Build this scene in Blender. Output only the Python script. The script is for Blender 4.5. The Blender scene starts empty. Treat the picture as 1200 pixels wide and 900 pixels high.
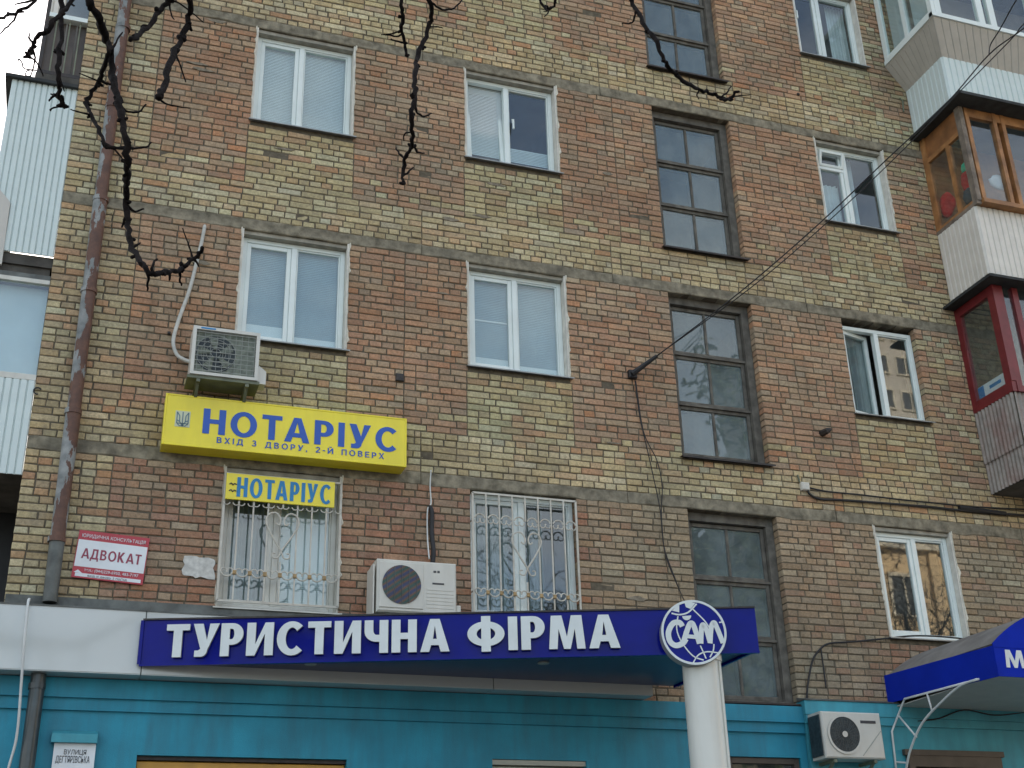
import bpy, math, random
from mathutils import Vector, Matrix, noise as mnoise
R = math.radians
rnd = random.Random(7)
scene = bpy.context.scene
C = scene.collection

# ------------------------------------------------------------------ camera
F_PX = 1474.3
CAM = Vector((-3.818, -12.126, 1.625))
YAW, PITCH, ROLL = 0.34298, 0.43095, -0.02916
def cam_axes():
    cy, sy, cp, sp = math.cos(YAW), math.sin(YAW), math.cos(PITCH), math.sin(PITCH)
    f = Vector((sy*cp, cy*cp, sp)); r0 = Vector((cy, -sy, 0)); u0 = r0.cross(f)
    r = r0*math.cos(ROLL) + u0*math.sin(ROLL)
    u = -r0*math.sin(ROLL) + u0*math.cos(ROLL)
    return r, u, f
AR, AU, AF = cam_axes()
cd = bpy.data.cameras.new('camera'); cam = bpy.data.objects.new('camera', cd); C.objects.link(cam)
cd.sensor_fit = 'HORIZONTAL'; cd.sensor_width = 36; cd.lens = F_PX/1200*36
cd.clip_start = 0.05; cd.clip_end = 2000
mw = Matrix.Identity(4)
for i, a in enumerate((AR, AU, -AF)):
    for k in range(3): mw[k][i] = a[k]
mw.translation = CAM
cam.matrix_world = mw
scene.camera = cam

# ------------------------------------------------------------------ world, sun, exposure
SUN_EL, SUN_AZ = R(27), R(14)          # the sun stands behind the building: the facade is in open shade
world = bpy.data.worlds.new('World'); scene.world = world; world.use_nodes = True
nt = world.node_tree; nt.nodes.clear()
out = nt.nodes.new('ShaderNodeOutputWorld'); bg = nt.nodes.new('ShaderNodeBackground')
sky = nt.nodes.new('ShaderNodeTexSky'); sky.sky_type = 'NISHITA'; sky.sun_disc = False
sky.sun_elevation = SUN_EL; sky.sun_rotation = SUN_AZ
sky.air_density = 1.0; sky.dust_density = 2.5; sky.ozone_density = 1.0
tc = nt.nodes.new('ShaderNodeTexCoord'); mp = nt.nodes.new('ShaderNodeMapping'); mp.inputs['Scale'].default_value = (1, 1, 2.2)
nz = nt.nodes.new('ShaderNodeTexNoise'); nz.inputs['Scale'].default_value = 2.6; nz.inputs['Detail'].default_value = 9; nz.inputs['Roughness'].default_value = .58
cr = nt.nodes.new('ShaderNodeValToRGB'); cr.color_ramp.elements[0].position = .40; cr.color_ramp.elements[1].position = .66
cr.color_ramp.elements[0].color = (.05, .05, .05, 1); cr.color_ramp.elements[1].color = (.75, .75, .75, 1)
mx = nt.nodes.new('ShaderNodeMix'); mx.data_type = 'RGBA'
mx.inputs[7].default_value = (5.8, 5.75, 5.5, 1)
nt.links.new(tc.outputs['Generated'], mp.inputs['Vector']); nt.links.new(mp.outputs['Vector'], nz.inputs['Vector'])
nt.links.new(nz.outputs['Fac'], cr.inputs['Fac']); nt.links.new(cr.outputs['Color'], mx.inputs[0])
nt.links.new(sky.outputs['Color'], mx.inputs[6]); nt.links.new(mx.outputs[2], bg.inputs['Color'])
bg.inputs['Strength'].default_value = .13
nt.links.new(bg.outputs['Background'], out.inputs['Surface'])
sd = bpy.data.lights.new('sun', 'SUN'); sun = bpy.data.objects.new('sun', sd); C.objects.link(sun)
sd.energy = 3.2; sd.angle = R(.53); sd.color = (1, .86, .68)
sdir = Vector((math.sin(SUN_AZ)*math.cos(SUN_EL), math.cos(SUN_AZ)*math.cos(SUN_EL), math.sin(SUN_EL)))
sun.rotation_euler = sdir.to_track_quat('Z', 'Y').to_euler(); sun.location = (0, 20, 30)
vs = scene.view_settings
vs.view_transform = 'Standard'; vs.look = 'None'; vs.gamma = 1; vs.use_curve_mapping = False
vs.exposure = 1.5

# ------------------------------------------------------------------ pixel -> place
def ray(px, py): return AR*((px-600)/F_PX) - AU*((py-450)/F_PX) + AF
def U(px, py, y=0.0):
    d = ray(px, py); return CAM + d*((y-CAM.y)/d.y)
def UX(px, py, x):
    d = ray(px, py); return CAM + d*((x-CAM.x)/d.x)
def PX(p):
    q = Vector(p)-CAM; z = q.dot(AF)
    return 600+F_PX*q.dot(AR)/z, 450-F_PX*q.dot(AU)/z

# ------------------------------------------------------------------ materials
def mat_base(name):
    m = bpy.data.materials.new(name); m.use_nodes = True
    n = m.node_tree.nodes; return m, m.node_tree, n['Principled BSDF']
def noise(t, scale, detail=4, rough=.55, stretch=None, vec=None):
    g = t.nodes.new('ShaderNodeNewGeometry') if vec is None else None
    v = g.outputs['Position'] if vec is None else vec
    if stretch:
        mp = t.nodes.new('ShaderNodeMapping'); mp.inputs['Scale'].default_value = stretch
        t.links.new(v, mp.inputs['Vector']); v = mp.outputs['Vector']
    n = t.nodes.new('ShaderNodeTexNoise'); n.inputs['Scale'].default_value = scale
    n.inputs['Detail'].default_value = detail; n.inputs['Roughness'].default_value = rough
    t.links.new(v, n.inputs['Vector']); return n.outputs['Fac']
def ramp(t, fac, p0, p1, c0=0., c1=1.):
    r = t.nodes.new('ShaderNodeMapRange'); r.clamp = True
    r.inputs[1].default_value = p0; r.inputs[2].default_value = p1; r.inputs[3].default_value = c0; r.inputs[4].default_value = c1
    t.links.new(fac, r.inputs[0]); return r.outputs[0]
def mixc(t, fac, a, b, mode='MIX'):
    m = t.nodes.new('ShaderNodeMix'); m.data_type = 'RGBA'; m.blend_type = mode
    for idx, v in ((0, fac), (6, a), (7, b)):
        if isinstance(v, (int, float)): m.inputs[idx].default_value = v
        elif isinstance(v, tuple): m.inputs[idx].default_value = (*v, 1) if len(v) == 3 else v
        else: t.links.new(v, m.inputs[idx])
    return m.outputs[2]
def mul(t, a, b):
    m = t.nodes.new('ShaderNodeMath'); m.operation = 'MULTIPLY'
    for i, v in ((0, a), (1, b)):
        if isinstance(v, (int, float)): m.inputs[i].default_value = v
        else: t.links.new(v, m.inputs[i])
    return m.outputs[0]
def bump(t, p, fac, strength, dist=.01):
    b = t.nodes.new('ShaderNodeBump'); b.inputs['Strength'].default_value = strength; b.inputs['Distance'].default_value = dist
    t.links.new(fac, b.inputs['Height']); t.links.new(b.outputs['Normal'], p.inputs['Normal'])
def surf(name, col, rough=.6, metal=0., var=.12, scale=6., dirt=0., dirtcol=(.09, .08, .065), bmp=.0, bscale=80., streak=False, coat=0.):
    m, t, p = mat_base(name)
    c2 = tuple(max(0, c*(1-var*2)) for c in col); c1 = tuple(min(1, c*(1+var)) for c in col)
    base = mixc(t, ramp(t, noise(t, scale), .3, .7), c2, c1)
    if dirt:
        f = noise(t, 1.0, 6, .65, (7, 7, .9)) if streak else noise(t, 3.1, 7, .65)
        base = mixc(t, mul(t, ramp(t, f, .45, .75), dirt), base, dirtcol)
    t.links.new(base, p.inputs['Base Color'])
    p.inputs['Roughness'].default_value = rough; p.inputs['Metallic'].default_value = metal
    if coat: p.inputs['Coat Weight'].default_value = coat; p.inputs['Coat Roughness'].default_value = .06
    if bmp: bump(t, p, noise(t, bscale, 5, .6), bmp, .006)
    return m
def brick_mat(name, source):
    m, t, p = mat_base(name)
    if source == 'object':
        a = t.nodes.new('ShaderNodeObjectInfo'); col = a.outputs['Color']
    else:
        a = t.nodes.new('ShaderNodeAttribute'); a.attribute_name = 'Col'; col = a.outputs['Color']
    g = ramp(t, noise(t, 30, 7, .78), .36, .64, .74, 1.34)
    hs = t.nodes.new('ShaderNodeHueSaturation'); t.links.new(col, hs.inputs['Color']); t.links.new(g, hs.inputs['Value'])
    c = hs.outputs['Color']
    pits = ramp(t, noise(t, 90, 3, .7), .60, .74)                            # chips and mortar crumbs
    c = mixc(t, mul(t, pits, .55), c, (.26, .225, .17))
    smear = ramp(t, noise(t, 5.5, 8, .72), .50, .66)                           # mortar smeared over the bricks
    c = mixc(t, mul(t, smear, .50), c, (.28, .242, .175))
    soot = ramp(t, noise(t, .55, 6, .62), .42, .70)
    c = mixc(t, mul(t, soot, .42), c, (.125, .105, .075))
    run = ramp(t, noise(t, 1.0, 6, .6, (5, 5, .45)), .55, .75)
    c = mixc(t, mul(t, run, .40), c, (.10, .085, .06))
    t.links.new(c, p.inputs['Base Color'])
    p.inputs['Roughness'].default_value = .92; p.inputs['Specular IOR Level'].default_value = .2
    bump(t, p, noise(t, 45, 6, .75), .9, .010)
    return m
def glass(name, f0=.06, wob=.0, tint=(.86, .93, .92), dust=0., dustcol=(.36, .42, .42)):
    m = bpy.data.materials.new(name); m.use_nodes = True; t = m.node_tree; t.nodes.clear()
    o = t.nodes.new('ShaderNodeOutputMaterial'); mix = t.nodes.new('ShaderNodeMixShader')
    tr = t.nodes.new('ShaderNodeBsdfTransparent'); tr.inputs['Color'].default_value = (*tint, 1)
    gl = t.nodes.new('ShaderNodeBsdfGlossy'); gl.inputs['Roughness'].default_value = .015
    ge = t.nodes.new('ShaderNodeNewGeometry'); dt = t.nodes.new('ShaderNodeVectorMath'); dt.operation = 'DOT_PRODUCT'
    t.links.new(ge.outputs['Incoming'], dt.inputs[0]); t.links.new(ge.outputs['Normal'], dt.inputs[1])
    def mth(op, x, y):
        n = t.nodes.new('ShaderNodeMath'); n.operation = op
        for i, v in ((0, x), (1, y)):
            if v is None: continue
            if isinstance(v, (int, float)): n.inputs[i].default_value = v
            else: t.links.new(v, n.inputs[i])
        return n.outputs[0]
    k5 = mth('POWER', mth('SUBTRACT', 1., mth('ABSOLUTE', dt.outputs['Value'], None)), 5.)
    fr = mth('ADD', mth('MULTIPLY', k5, 1-f0), f0)      # Schlick reflectance of one face of the pane
    if wob:
        b = t.nodes.new('ShaderNodeBump'); b.inputs['Strength'].default_value = wob; b.inputs['Distance'].default_value = .02
        t.links.new(noise(t, 2.2, 2, .5), b.inputs['Height']); t.links.new(b.outputs['Normal'], gl.inputs['Normal'])
    t.links.new(fr, mix.inputs[0]); t.links.new(tr.outputs[0], mix.inputs[1]); t.links.new(gl.outputs[0], mix.inputs[2])
    if dust:
        df = t.nodes.new('ShaderNodeBsdfDiffuse'); df.inputs['Color'].default_value = (*dustcol, 1); m2 = t.nodes.new('ShaderNodeMixShader')
        t.links.new(ramp(t, noise(t, 3.3, 7, .65), .3, .75, dust*.5, dust*1.5), m2.inputs[0]); t.links.new(mix.outputs[0], m2.inputs[1]); t.links.new(df.outputs[0], m2.inputs[2]); t.links.new(m2.outputs[0], o.inputs['Surface'])
    else: t.links.new(mix.outputs[0], o.inputs['Surface'])
    return m
M = {}
M['brick'] = brick_mat('brick', 'attr'); M['brick_one'] = brick_mat('brick_one', 'object')
M['mortar'] = surf('mortar', (.145, .124, .090), .95, var=.2, scale=14, dirt=.5, bmp=.7, bscale=120)
M['smear'] = surf('smear', (.24, .205, .15), .95, var=.2, scale=20, bmp=.7, bscale=90)
M['concrete'] = surf('concrete', (.27, .242, .178), .95, var=.28, scale=9, dirt=.6, dirtcol=(.085, .078, .065), bmp=.8, bscale=60)
M['pvc'] = surf('pvc', (.73, .80, .77), .35, var=.03, scale=3, dirt=.12, dirtcol=(.35, .33, .28))
M['pvc_old'] = surf('pvc_old', (.62, .62, .56), .5, var=.06, scale=6, dirt=.4, dirtcol=(.28, .24, .18), streak=True)
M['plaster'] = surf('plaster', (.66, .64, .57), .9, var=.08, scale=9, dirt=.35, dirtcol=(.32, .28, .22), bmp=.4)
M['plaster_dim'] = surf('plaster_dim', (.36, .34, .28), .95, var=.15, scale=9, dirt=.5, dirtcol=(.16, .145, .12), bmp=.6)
M['foam'] = surf('foam', (.72, .69, .58), .95, var=.1, scale=30, dirt=.3, dirtcol=(.35, .28, .18), bmp=.9, bscale=60)
M['glass'] = glass('glass', .08, .012, (.93, .97, .97), .03); M['old_glass'] = glass('old_glass', .085, .05, (.80, .87, .86), .20, (.40, .48, .50))
M['blind'] = surf('blind', (.68, .76, .77), .55, var=.04, scale=2)
M['blue_blind'] = surf('blue_blind', (.33, .47, .53), .6, var=.06, scale=1.5)
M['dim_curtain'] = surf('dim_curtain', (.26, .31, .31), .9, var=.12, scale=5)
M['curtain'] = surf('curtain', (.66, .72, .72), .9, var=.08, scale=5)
M['room'] = surf('room', (.26, .25, .23), .9, var=.2, scale=1)
M['stair_room'] = surf('stair_room', (.42, .46, .45), .9, var=.2, scale=.9)
M['old_wood'] = surf('old_wood', (.135, .126, .105), .85, var=.25, scale=9, dirt=.6, dirtcol=(.06, .05, .04), bmp=.6, streak=True)
M['drip'] = surf('drip', (.30, .31, .30), .45, metal=.5, var=.12, dirt=.3)
M['dark_metal'] = surf('dark_metal', (.03, .026, .024), .6, var=.3, scale=20, dirt=.4, dirtcol=(.09, .045, .025))
M['yellow'] = surf('yellow', (.86, .72, .025), .28, var=.05, scale=2, dirt=.18, dirtcol=(.35, .25, .05), streak=True)
M['blue_print'] = surf('blue_print', (.012, .085, .42), .4, var=.05)
M['cyan_print'] = surf('cyan_print', (.01, .20, .46), .45, var=.06)
M['grey_print'] = surf('grey_print', (.12, .20, .24), .5, var=.05)
M['pale_print'] = surf('pale_print', (.55, .58, .40), .5, var=.05)
M['dark_print'] = surf('dark_print', (.05, .05, .055), .5, var=.1)
M['white_sign'] = surf('white_sign', (.72, .76, .78), .4, var=.03, dirt=.1)
M['red_sign'] = surf('red_sign', (.43, .03, .045), .4, var=.05)
M['maroon_print'] = surf('maroon_print', (.26, .025, .06), .4, var=.05)
M['fascia'] = surf('fascia', (.50, .53, .51), .12, var=.02, scale=1.5, dirt=.10, dirtcol=(.4, .38, .34), coat=.6)
M['navy'] = surf('navy', (.001, .005, .20), .10, var=.08, scale=3, dirt=.05, dirtcol=(.03, .03, .16))
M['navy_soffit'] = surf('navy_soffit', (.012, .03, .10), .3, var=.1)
M['letter_white'] = surf('letter_white', (.66, .71, .70), .35, var=.03, dirt=.12)
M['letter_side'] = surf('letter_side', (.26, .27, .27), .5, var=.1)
M['column'] = surf('column', (.66, .66, .60), .3, var=.03, scale=2, dirt=.2, dirtcol=(.36, .32, .22), streak=True)
M['turquoise'] = surf('turquoise', (.014, .26, .375), .6, var=.12, scale=2.1, dirt=.55, dirtcol=(.03, .12, .16), streak=True, bmp=.35, bscale=130)
M['turq_light'] = surf('turq_light', (.055, .34, .42), .6, var=.12, scale=2.1, dirt=.45, dirtcol=(.04, .15, .18), streak=True, bmp=.35, bscale=130)
M['flashing'] = surf('flashing', (.13, .14, .13), .6, metal=.3, var=.25, dirt=.5)
M['ochre'] = surf('ochre', (.50, .26, .03), .5, var=.08, dirt=.2)
M['shutter'] = surf('shutter', (.42, .41, .34), .5, var=.05, dirt=.2)
M['ac'] = surf('ac', (.60, .59, .53), .4, var=.03, dirt=.2, dirtcol=(.30, .27, .2), streak=True)
M['ac_dark'] = surf('ac_dark', (.035, .05, .055), .5, var=.3, scale=25)
M['ac_grille'] = surf('ac_grille', (.30, .32, .29), .45, var=.1)
M['ac_guard'] = surf('ac_guard', (.09, .10, .10), .5, var=.2)
M['ac_fin'] = surf('ac_fin', (.22, .25, .20), .6, metal=.3, var=.2, scale=20)
M['bracket'] = surf('bracket', (.16, .18, .12), .6, var=.15, dirt=.3)
M['hose'] = surf('hose', (.55, .55, .50), .7, var=.1, scale=15, dirt=.35)
M['black'] = surf('black', (.014, .014, .015), .6, var=.2)
M['wire_white'] = surf('wire_white', (.62, .64, .62), .5, var=.05)
M['grille'] = surf('grille', (.56, .54, .47), .45, var=.06, scale=12, dirt=.4, dirtcol=(.26, .16, .07))
M['grille_knot'] = surf('grille_knot', (.40, .27, .12), .6, var=.2, scale=30)
M['bark'] = surf('bark', (.013, .0095, .0085), .9, var=.4, scale=30, dirt=.3, dirtcol=(.03, .024, .022), bmp=.8, bscale=70)
M['clad_white'] = surf('clad_white', (.60, .69, .67), .4, var=.02, dirt=.08, dirtcol=(.4, .4, .36))
M['clad_beige'] = surf('clad_beige', (.68, .65, .58), .45, var=.04, dirt=.2, dirtcol=(.38, .34, .27), streak=True)
M['soffit'] = surf('soffit', (.52, .50, .45), .55, var=.04)
M['wood'] = surf('wood', (.36, .17, .06), .55, var=.25, scale=5, dirt=.4, dirtcol=(.20, .08, .03), streak=True)
M['grey_wood'] = surf('grey_wood', (.22, .18, .14), .8, var=.25, scale=9, dirt=.4, streak=True)
M['wood_panel'] = surf('wood_panel', (.30, .13, .045), .6, var=.2, scale=4, dirt=.3, dirtcol=(.12, .05, .02))
M['oxblood'] = surf('oxblood', (.17, .018, .022), .4, var=.12, dirt=.2, dirtcol=(.06, .01, .01))
M['corrugated'] = surf('corrugated', (.30, .27, .24), .6, metal=.2, var=.15, scale=8, dirt=.75, dirtcol=(.20, .075, .06))
M['roof_felt'] = surf('roof_felt', (.03, .034, .034), .8, var=.3)
M['slab'] = surf('slab', (.09, .085, .075), .95, var=.3, scale=4, dirt=.5, bmp=.6)
M['awning'] = surf('awning', (.003, .022, .36), .8, var=.08, scale=3, dirt=.12, dirtcol=(.02, .03, .15))
M['awning_top'] = surf('awning_top', (.20, .19, .175), .8, var=.12, scale=5, dirt=.5)
M['tube_white'] = surf('tube_white', (.68, .70, .68), .35, var=.05, dirt=.15)
M['door_brown'] = surf('door_brown', (.085, .065, .05), .5, var=.15)
M['lower_pipe'] = surf('lower_pipe', (.045, .062, .068), .3, metal=.2, var=.15, dirt=.25, dirtcol=(.16, .09, .04), streak=True)
M['paper'] = surf('paper', (.62, .62, .58), .9, var=.15, scale=20, dirt=.4, dirtcol=(.3, .27, .22))
M['red_cloth'] = surf('red_cloth', (.62, .015, .018), .9, var=.2, scale=10)
M['green_cloth'] = surf('green_cloth', (.08, .60, .36), .8, var=.12, scale=10)
M['slate_cloth'] = surf('slate_cloth', (.06, .08, .10), .9, var=.2)
M['white_cloth'] = surf('white_cloth', (.66, .68, .70), .9, var=.1)
M['cream'] = surf('cream', (.66, .51, .32), .85, var=.06, scale=.6, dirt=.12)
M['pale_wall'] = surf('pale_wall', (.52, .50, .46), .85, var=.06, scale=.3)
M['white_trim'] = surf('white_trim', (.70, .66, .56), .8, var=.05)
M['roof_red'] = surf('roof_red', (.10, .055, .045), .8, var=.2, scale=2)
M['far_pane'] = surf('far_pane', (.05, .06, .07), .12, var=.1)
M['asphalt'] = surf('asphalt', (.055, .055, .055), .9, var=.2, scale=2, bmp=.5)
M['paving'] = surf('paving', (.16, .15, .14), .9, var=.12, scale=3, bmp=.4)
M['kerb'] = surf('kerb', (.30, .29, .27), .9, var=.12)
M['line'] = surf('line', (.65, .65, .62), .8, var=.1)
M['soil'] = surf('soil', (.09, .085, .06), .95, var=.2)
M['leaf'] = surf('leaf', (.055, .085, .030), .7, var=.35, scale=3)
M['bark'].node_tree.nodes['Principled BSDF'].inputs['Specular IOR Level'].default_value = .1
M['navy'].node_tree.nodes['Principled BSDF'].inputs['Specular IOR Level'].default_value = .13
for k_ in ('awning', 'mortar', 'concrete'): M[k_].node_tree.nodes['Principled BSDF'].inputs['Specular IOR Level'].default_value = .15
def painted_moire_mat():  # rainbow moire shimmer of the fan guard, painted in as colour bands
    m, t, p = mat_base('ac_painted_moire')
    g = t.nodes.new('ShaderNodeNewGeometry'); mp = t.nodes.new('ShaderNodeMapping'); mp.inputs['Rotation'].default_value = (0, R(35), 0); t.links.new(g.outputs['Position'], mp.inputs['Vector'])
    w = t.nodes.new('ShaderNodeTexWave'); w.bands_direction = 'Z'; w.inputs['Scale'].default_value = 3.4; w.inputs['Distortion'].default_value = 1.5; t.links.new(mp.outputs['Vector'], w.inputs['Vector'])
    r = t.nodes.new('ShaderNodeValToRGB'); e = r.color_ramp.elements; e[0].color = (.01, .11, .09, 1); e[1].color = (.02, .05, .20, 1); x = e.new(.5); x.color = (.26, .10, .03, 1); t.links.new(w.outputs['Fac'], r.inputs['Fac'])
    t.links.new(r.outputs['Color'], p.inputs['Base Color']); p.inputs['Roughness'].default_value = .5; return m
M['ac_painted_moire'] = painted_moire_mat()
def pipe_mat():
    m, t, p = mat_base('rusty_pipe')
    rust = mixc(t, ramp(t, noise(t, 9, 6, .65), .35, .7), (.15, .072, .045), (.075, .038, .028))
    g = t.nodes.new('ShaderNodeNewGeometry'); s = t.nodes.new('ShaderNodeSeparateXYZ'); t.links.new(g.outputs['Position'], s.inputs[0])
    side = ramp(t, s.outputs['X'], -4.165, -4.05, .22, -.17)
    a = t.nodes.new('ShaderNodeMath'); a.operation = 'ADD'; t.links.new(side, a.inputs[0]); t.links.new(ramp(t, noise(t, 3.4, 8, .66, (1.6, 1.6, .55)), .25, .75), a.inputs[1])
    paint = mixc(t, ramp(t, noise(t, 7, 5), .35, .7), (.30, .31, .30), (.12, .135, .135))
    f = ramp(t, a.outputs[0], .52, .54)
    t.links.new(mixc(t, f, rust, paint), p.inputs['Base Color'])
    p.inputs['Roughness'].default_value = .65
    bump(t, p, f, .5, .004); return m
M['rusty_pipe'] = pipe_mat()

# ------------------------------------------------------------------ mesh helpers
ORG = {}
class MB:
    def __init__(s): s.v = []; s.f = []; s.c = []; s.col = None
    def add(s, vs, fs):
        n = len(s.v); s.v += [tuple(v) for v in vs]; s.f += [tuple(n+i for i in f) for f in fs]
        if s.col is not None: s.c += [s.col]*len(vs)
        return s
    def box(s, x0, x1, y0, y1, z0, z1):
        return s.add([(x0,y0,z0),(x1,y0,z0),(x1,y1,z0),(x0,y1,z0),(x0,y0,z1),(x1,y0,z1),(x1,y1,z1),(x0,y1,z1)],
                     [(0,3,2,1),(4,5,6,7),(0,1,5,4),(1,2,6,5),(2,3,7,6),(3,0,4,7)])
    def cbox(s, x0, x1, y0, y1, z0, z1, b=.006):            # box with chamfered front (-y) face
        v = [(x0,y1,z0),(x1,y1,z0),(x1,y1,z1),(x0,y1,z1),(x0,y0+b,z0),(x1,y0+b,z0),(x1,y0+b,z1),(x0,y0+b,z1),
             (x0+b,y0,z0+b),(x1-b,y0,z0+b),(x1-b,y0,z1-b),(x0+b,y0,z1-b)]
        return s.add(v, [(3,2,1,0),(0,1,5,4),(1,2,6,5),(2,3,7,6),(3,0,4,7),(4,5,9,8),(5,6,10,9),(6,7,11,10),(7,4,8,11),(8,9,10,11)])
    def bar(s, a, b, w, d, side=None):                      # rectangular bar from a to b
        a, b = Vector(a), Vector(b); t = (b-a).normalized()
        n = Vector(side) if side else (Vector((0,1,0)) if abs(t.y) < .9 else Vector((1,0,0)))
        u = t.cross(n).normalized(); n = u.cross(t).normalized()
        v = []
        for p in (a, b):
            for i, j in ((-1,-1),(1,-1),(1,1),(-1,1)): v.append(p+u*(w/2*i)+n*(d/2*j))
        return s.add(v, [(3,2,1,0),(4,5,6,7),(0,1,5,4),(1,2,6,5),(2,3,7,6),(3,0,4,7)])
    def tube(s, pts, r, n=8, closed=False):
        pts = [Vector(p) for p in pts]; k = len(pts); rs = r if isinstance(r, (list, tuple)) else [r]*k
        tang = []
        for i in range(k):
            if closed: t = pts[(i+1) % k]-pts[i-1]
            else: t = pts[min(i+1, k-1)]-pts[max(i-1, 0)]
            tang.append(t.normalized() if t.length > 1e-9 else Vector((0,0,1)))
        u = tang[0].orthogonal().normalized(); vs = []
        for i in range(k):
            u = (u-tang[i]*u.dot(tang[i]))
            u = u.normalized() if u.length > 1e-6 else tang[i].orthogonal().normalized()
            w = tang[i].cross(u)
            for j in range(n):
                a = 2*math.pi*j/n; vs.append(pts[i]+(u*math.cos(a)+w*math.sin(a))*rs[i])
        fs = []
        for i in range(k if closed else k-1):
            for j in range(n):
                a, b = i*n+j, i*n+(j+1) % n; c, d = ((i+1) % k)*n+(j+1) % n, ((i+1) % k)*n+j
                fs.append((a, b, c, d))
        if not closed: fs += [tuple(reversed(range(n))), tuple(range((k-1)*n, k*n))]
        return s.add(vs, fs)
    def prism(s, poly, vec):                                # polygon (3-D points) extruded by vec
        vec = Vector(vec); n = len(poly); p = [Vector(q) for q in poly]
        return s.add(p+[q+vec for q in p], [tuple(range(n)), tuple(reversed(range(n, 2*n)))] + [(i, n+i, n+(i+1) % n, (i+1) % n) for i in range(n)])
    def disc(s, c, r, ax, depth, n=40):                     # cylinder from c along unit ax
        ax = Vector(ax).normalized(); u = ax.orthogonal().normalized(); w = ax.cross(u); c = Vector(c)
        return s.prism([c+(u*math.cos(2*math.pi*i/n)+w*math.sin(2*math.pi*i/n))*r for i in range(n)], ax*depth)
    def ring(s, c, r0, r1, ax, depth, n=40):
        ax = Vector(ax).normalized(); u = ax.orthogonal().normalized(); w = ax.cross(u); c = Vector(c); v = []
        for i in range(n):
            d = u*math.cos(2*math.pi*i/n)+w*math.sin(2*math.pi*i/n)
            v += [c+d*r0, c+d*r1, c+d*r1+ax*depth, c+d*r0+ax*depth]
        f = []
        for i in range(n):
            a, b = i*4, ((i+1) % n)*4
            for k in range(4): f.append((a+k, b+k, b+(k+1) % 4, a+(k+1) % 4))
        return s.add(v, f)
    def build(s, name, mat, parent=None, smooth=False, angle=None):
        org = ORG[parent] if parent is not None else Vector((0,0,0))
        me = bpy.data.meshes.new(name)
        me.from_pydata([tuple(Vector(v)-org) for v in s.v], [], s.f)
        if s.c:
            a = me.color_attributes.new('Col', 'FLOAT_COLOR', 'POINT')
            a.data.foreach_set('color', [x for c in s.c for x in (*c, 1)])
        if smooth:
            me.polygons.foreach_set('use_smooth', [True]*len(me.polygons))
            if angle: me.set_sharp_from_angle(angle=R(angle))
        me.materials.append(M[mat] if isinstance(mat, str) else mat)
        o = bpy.data.objects.new(name, me); C.objects.link(o)
        if parent is not None: o.parent = parent
        ORG[o] = org; return o
def tag(o, label, cat, group=None):
    o['label'] = label; o['category'] = cat
    if group: o['group'] = group
    return o
def thing(name, label, cat, loc, group=None):
    o = bpy.data.objects.new(name, None); C.objects.link(o); o.location = loc; o.empty_display_size = .2
    ORG[o] = Vector(loc); return tag(o, label, cat, group)
def struct(o): o['kind'] = 'structure'; return o
def smooth_path(pts, n=6):
    pts = [Vector(p) for p in pts]; o = []
    for i in range(len(pts)-1):
        p0, p1, p2, p3 = pts[max(i-1, 0)], pts[i], pts[i+1], pts[min(i+2, len(pts)-1)]
        for k in range(n):
            t = k/n
            o.append(.5*((2*p1)+(p2-p0)*t+(2*p0-5*p1+4*p2-p3)*t*t+(3*p1-p0-3*p2+p3)*t**3))
    o.append(pts[-1]); return o
TXT = {}
def text_raw(s, offset):
    k = (s, offset)
    if k in TXT: return TXT[k]
    cu = bpy.data.curves.new('t', 'FONT'); cu.body = s; cu.size = 1; cu.offset = offset; cu.extrude = .5; cu.resolution_u = 5
    o = bpy.data.objects.new('t', cu); C.objects.link(o)
    dg = bpy.context.evaluated_depsgraph_get(); me = bpy.data.meshes.new_from_object(o.evaluated_get(dg))
    vs = [v.co.copy() for v in me.vertices]; fs = [tuple(p.vertices) for p in me.polygons]
    bpy.data.objects.remove(o); bpy.data.curves.remove(cu); bpy.data.meshes.remove(me)
    x0 = min(v.x for v in vs); x1 = max(v.x for v in vs); y0 = min(v.y for v in vs); y1 = max(v.y for v in vs)
    TXT[k] = (vs, fs, x0, x1, y0, y1); return TXT[k]
def text_on(name, s, p0, u, v, w, h, mat, parent, bold=.0, depth=.004, cap=None):
    """lettering in the plane (u right, v up) with lower-left corner p0, w wide and h high"""
    vs, fs, x0, x1, y0, y1 = text_raw(s, bold)
    if cap: _, _, _, _, y0, y1 = text_raw(cap, bold)
    p0, u, v = Vector(p0), Vector(u).normalized(), Vector(v).normalized(); n = u.cross(v)
    b = MB(); b.add([p0+u*((q.x-x0)/(x1-x0)*w)+v*((q.y-y0)/(y1-y0)*h)+n*((q.z+.5)*depth) for q in vs], fs)
    return b.build(name, mat, parent)

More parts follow.
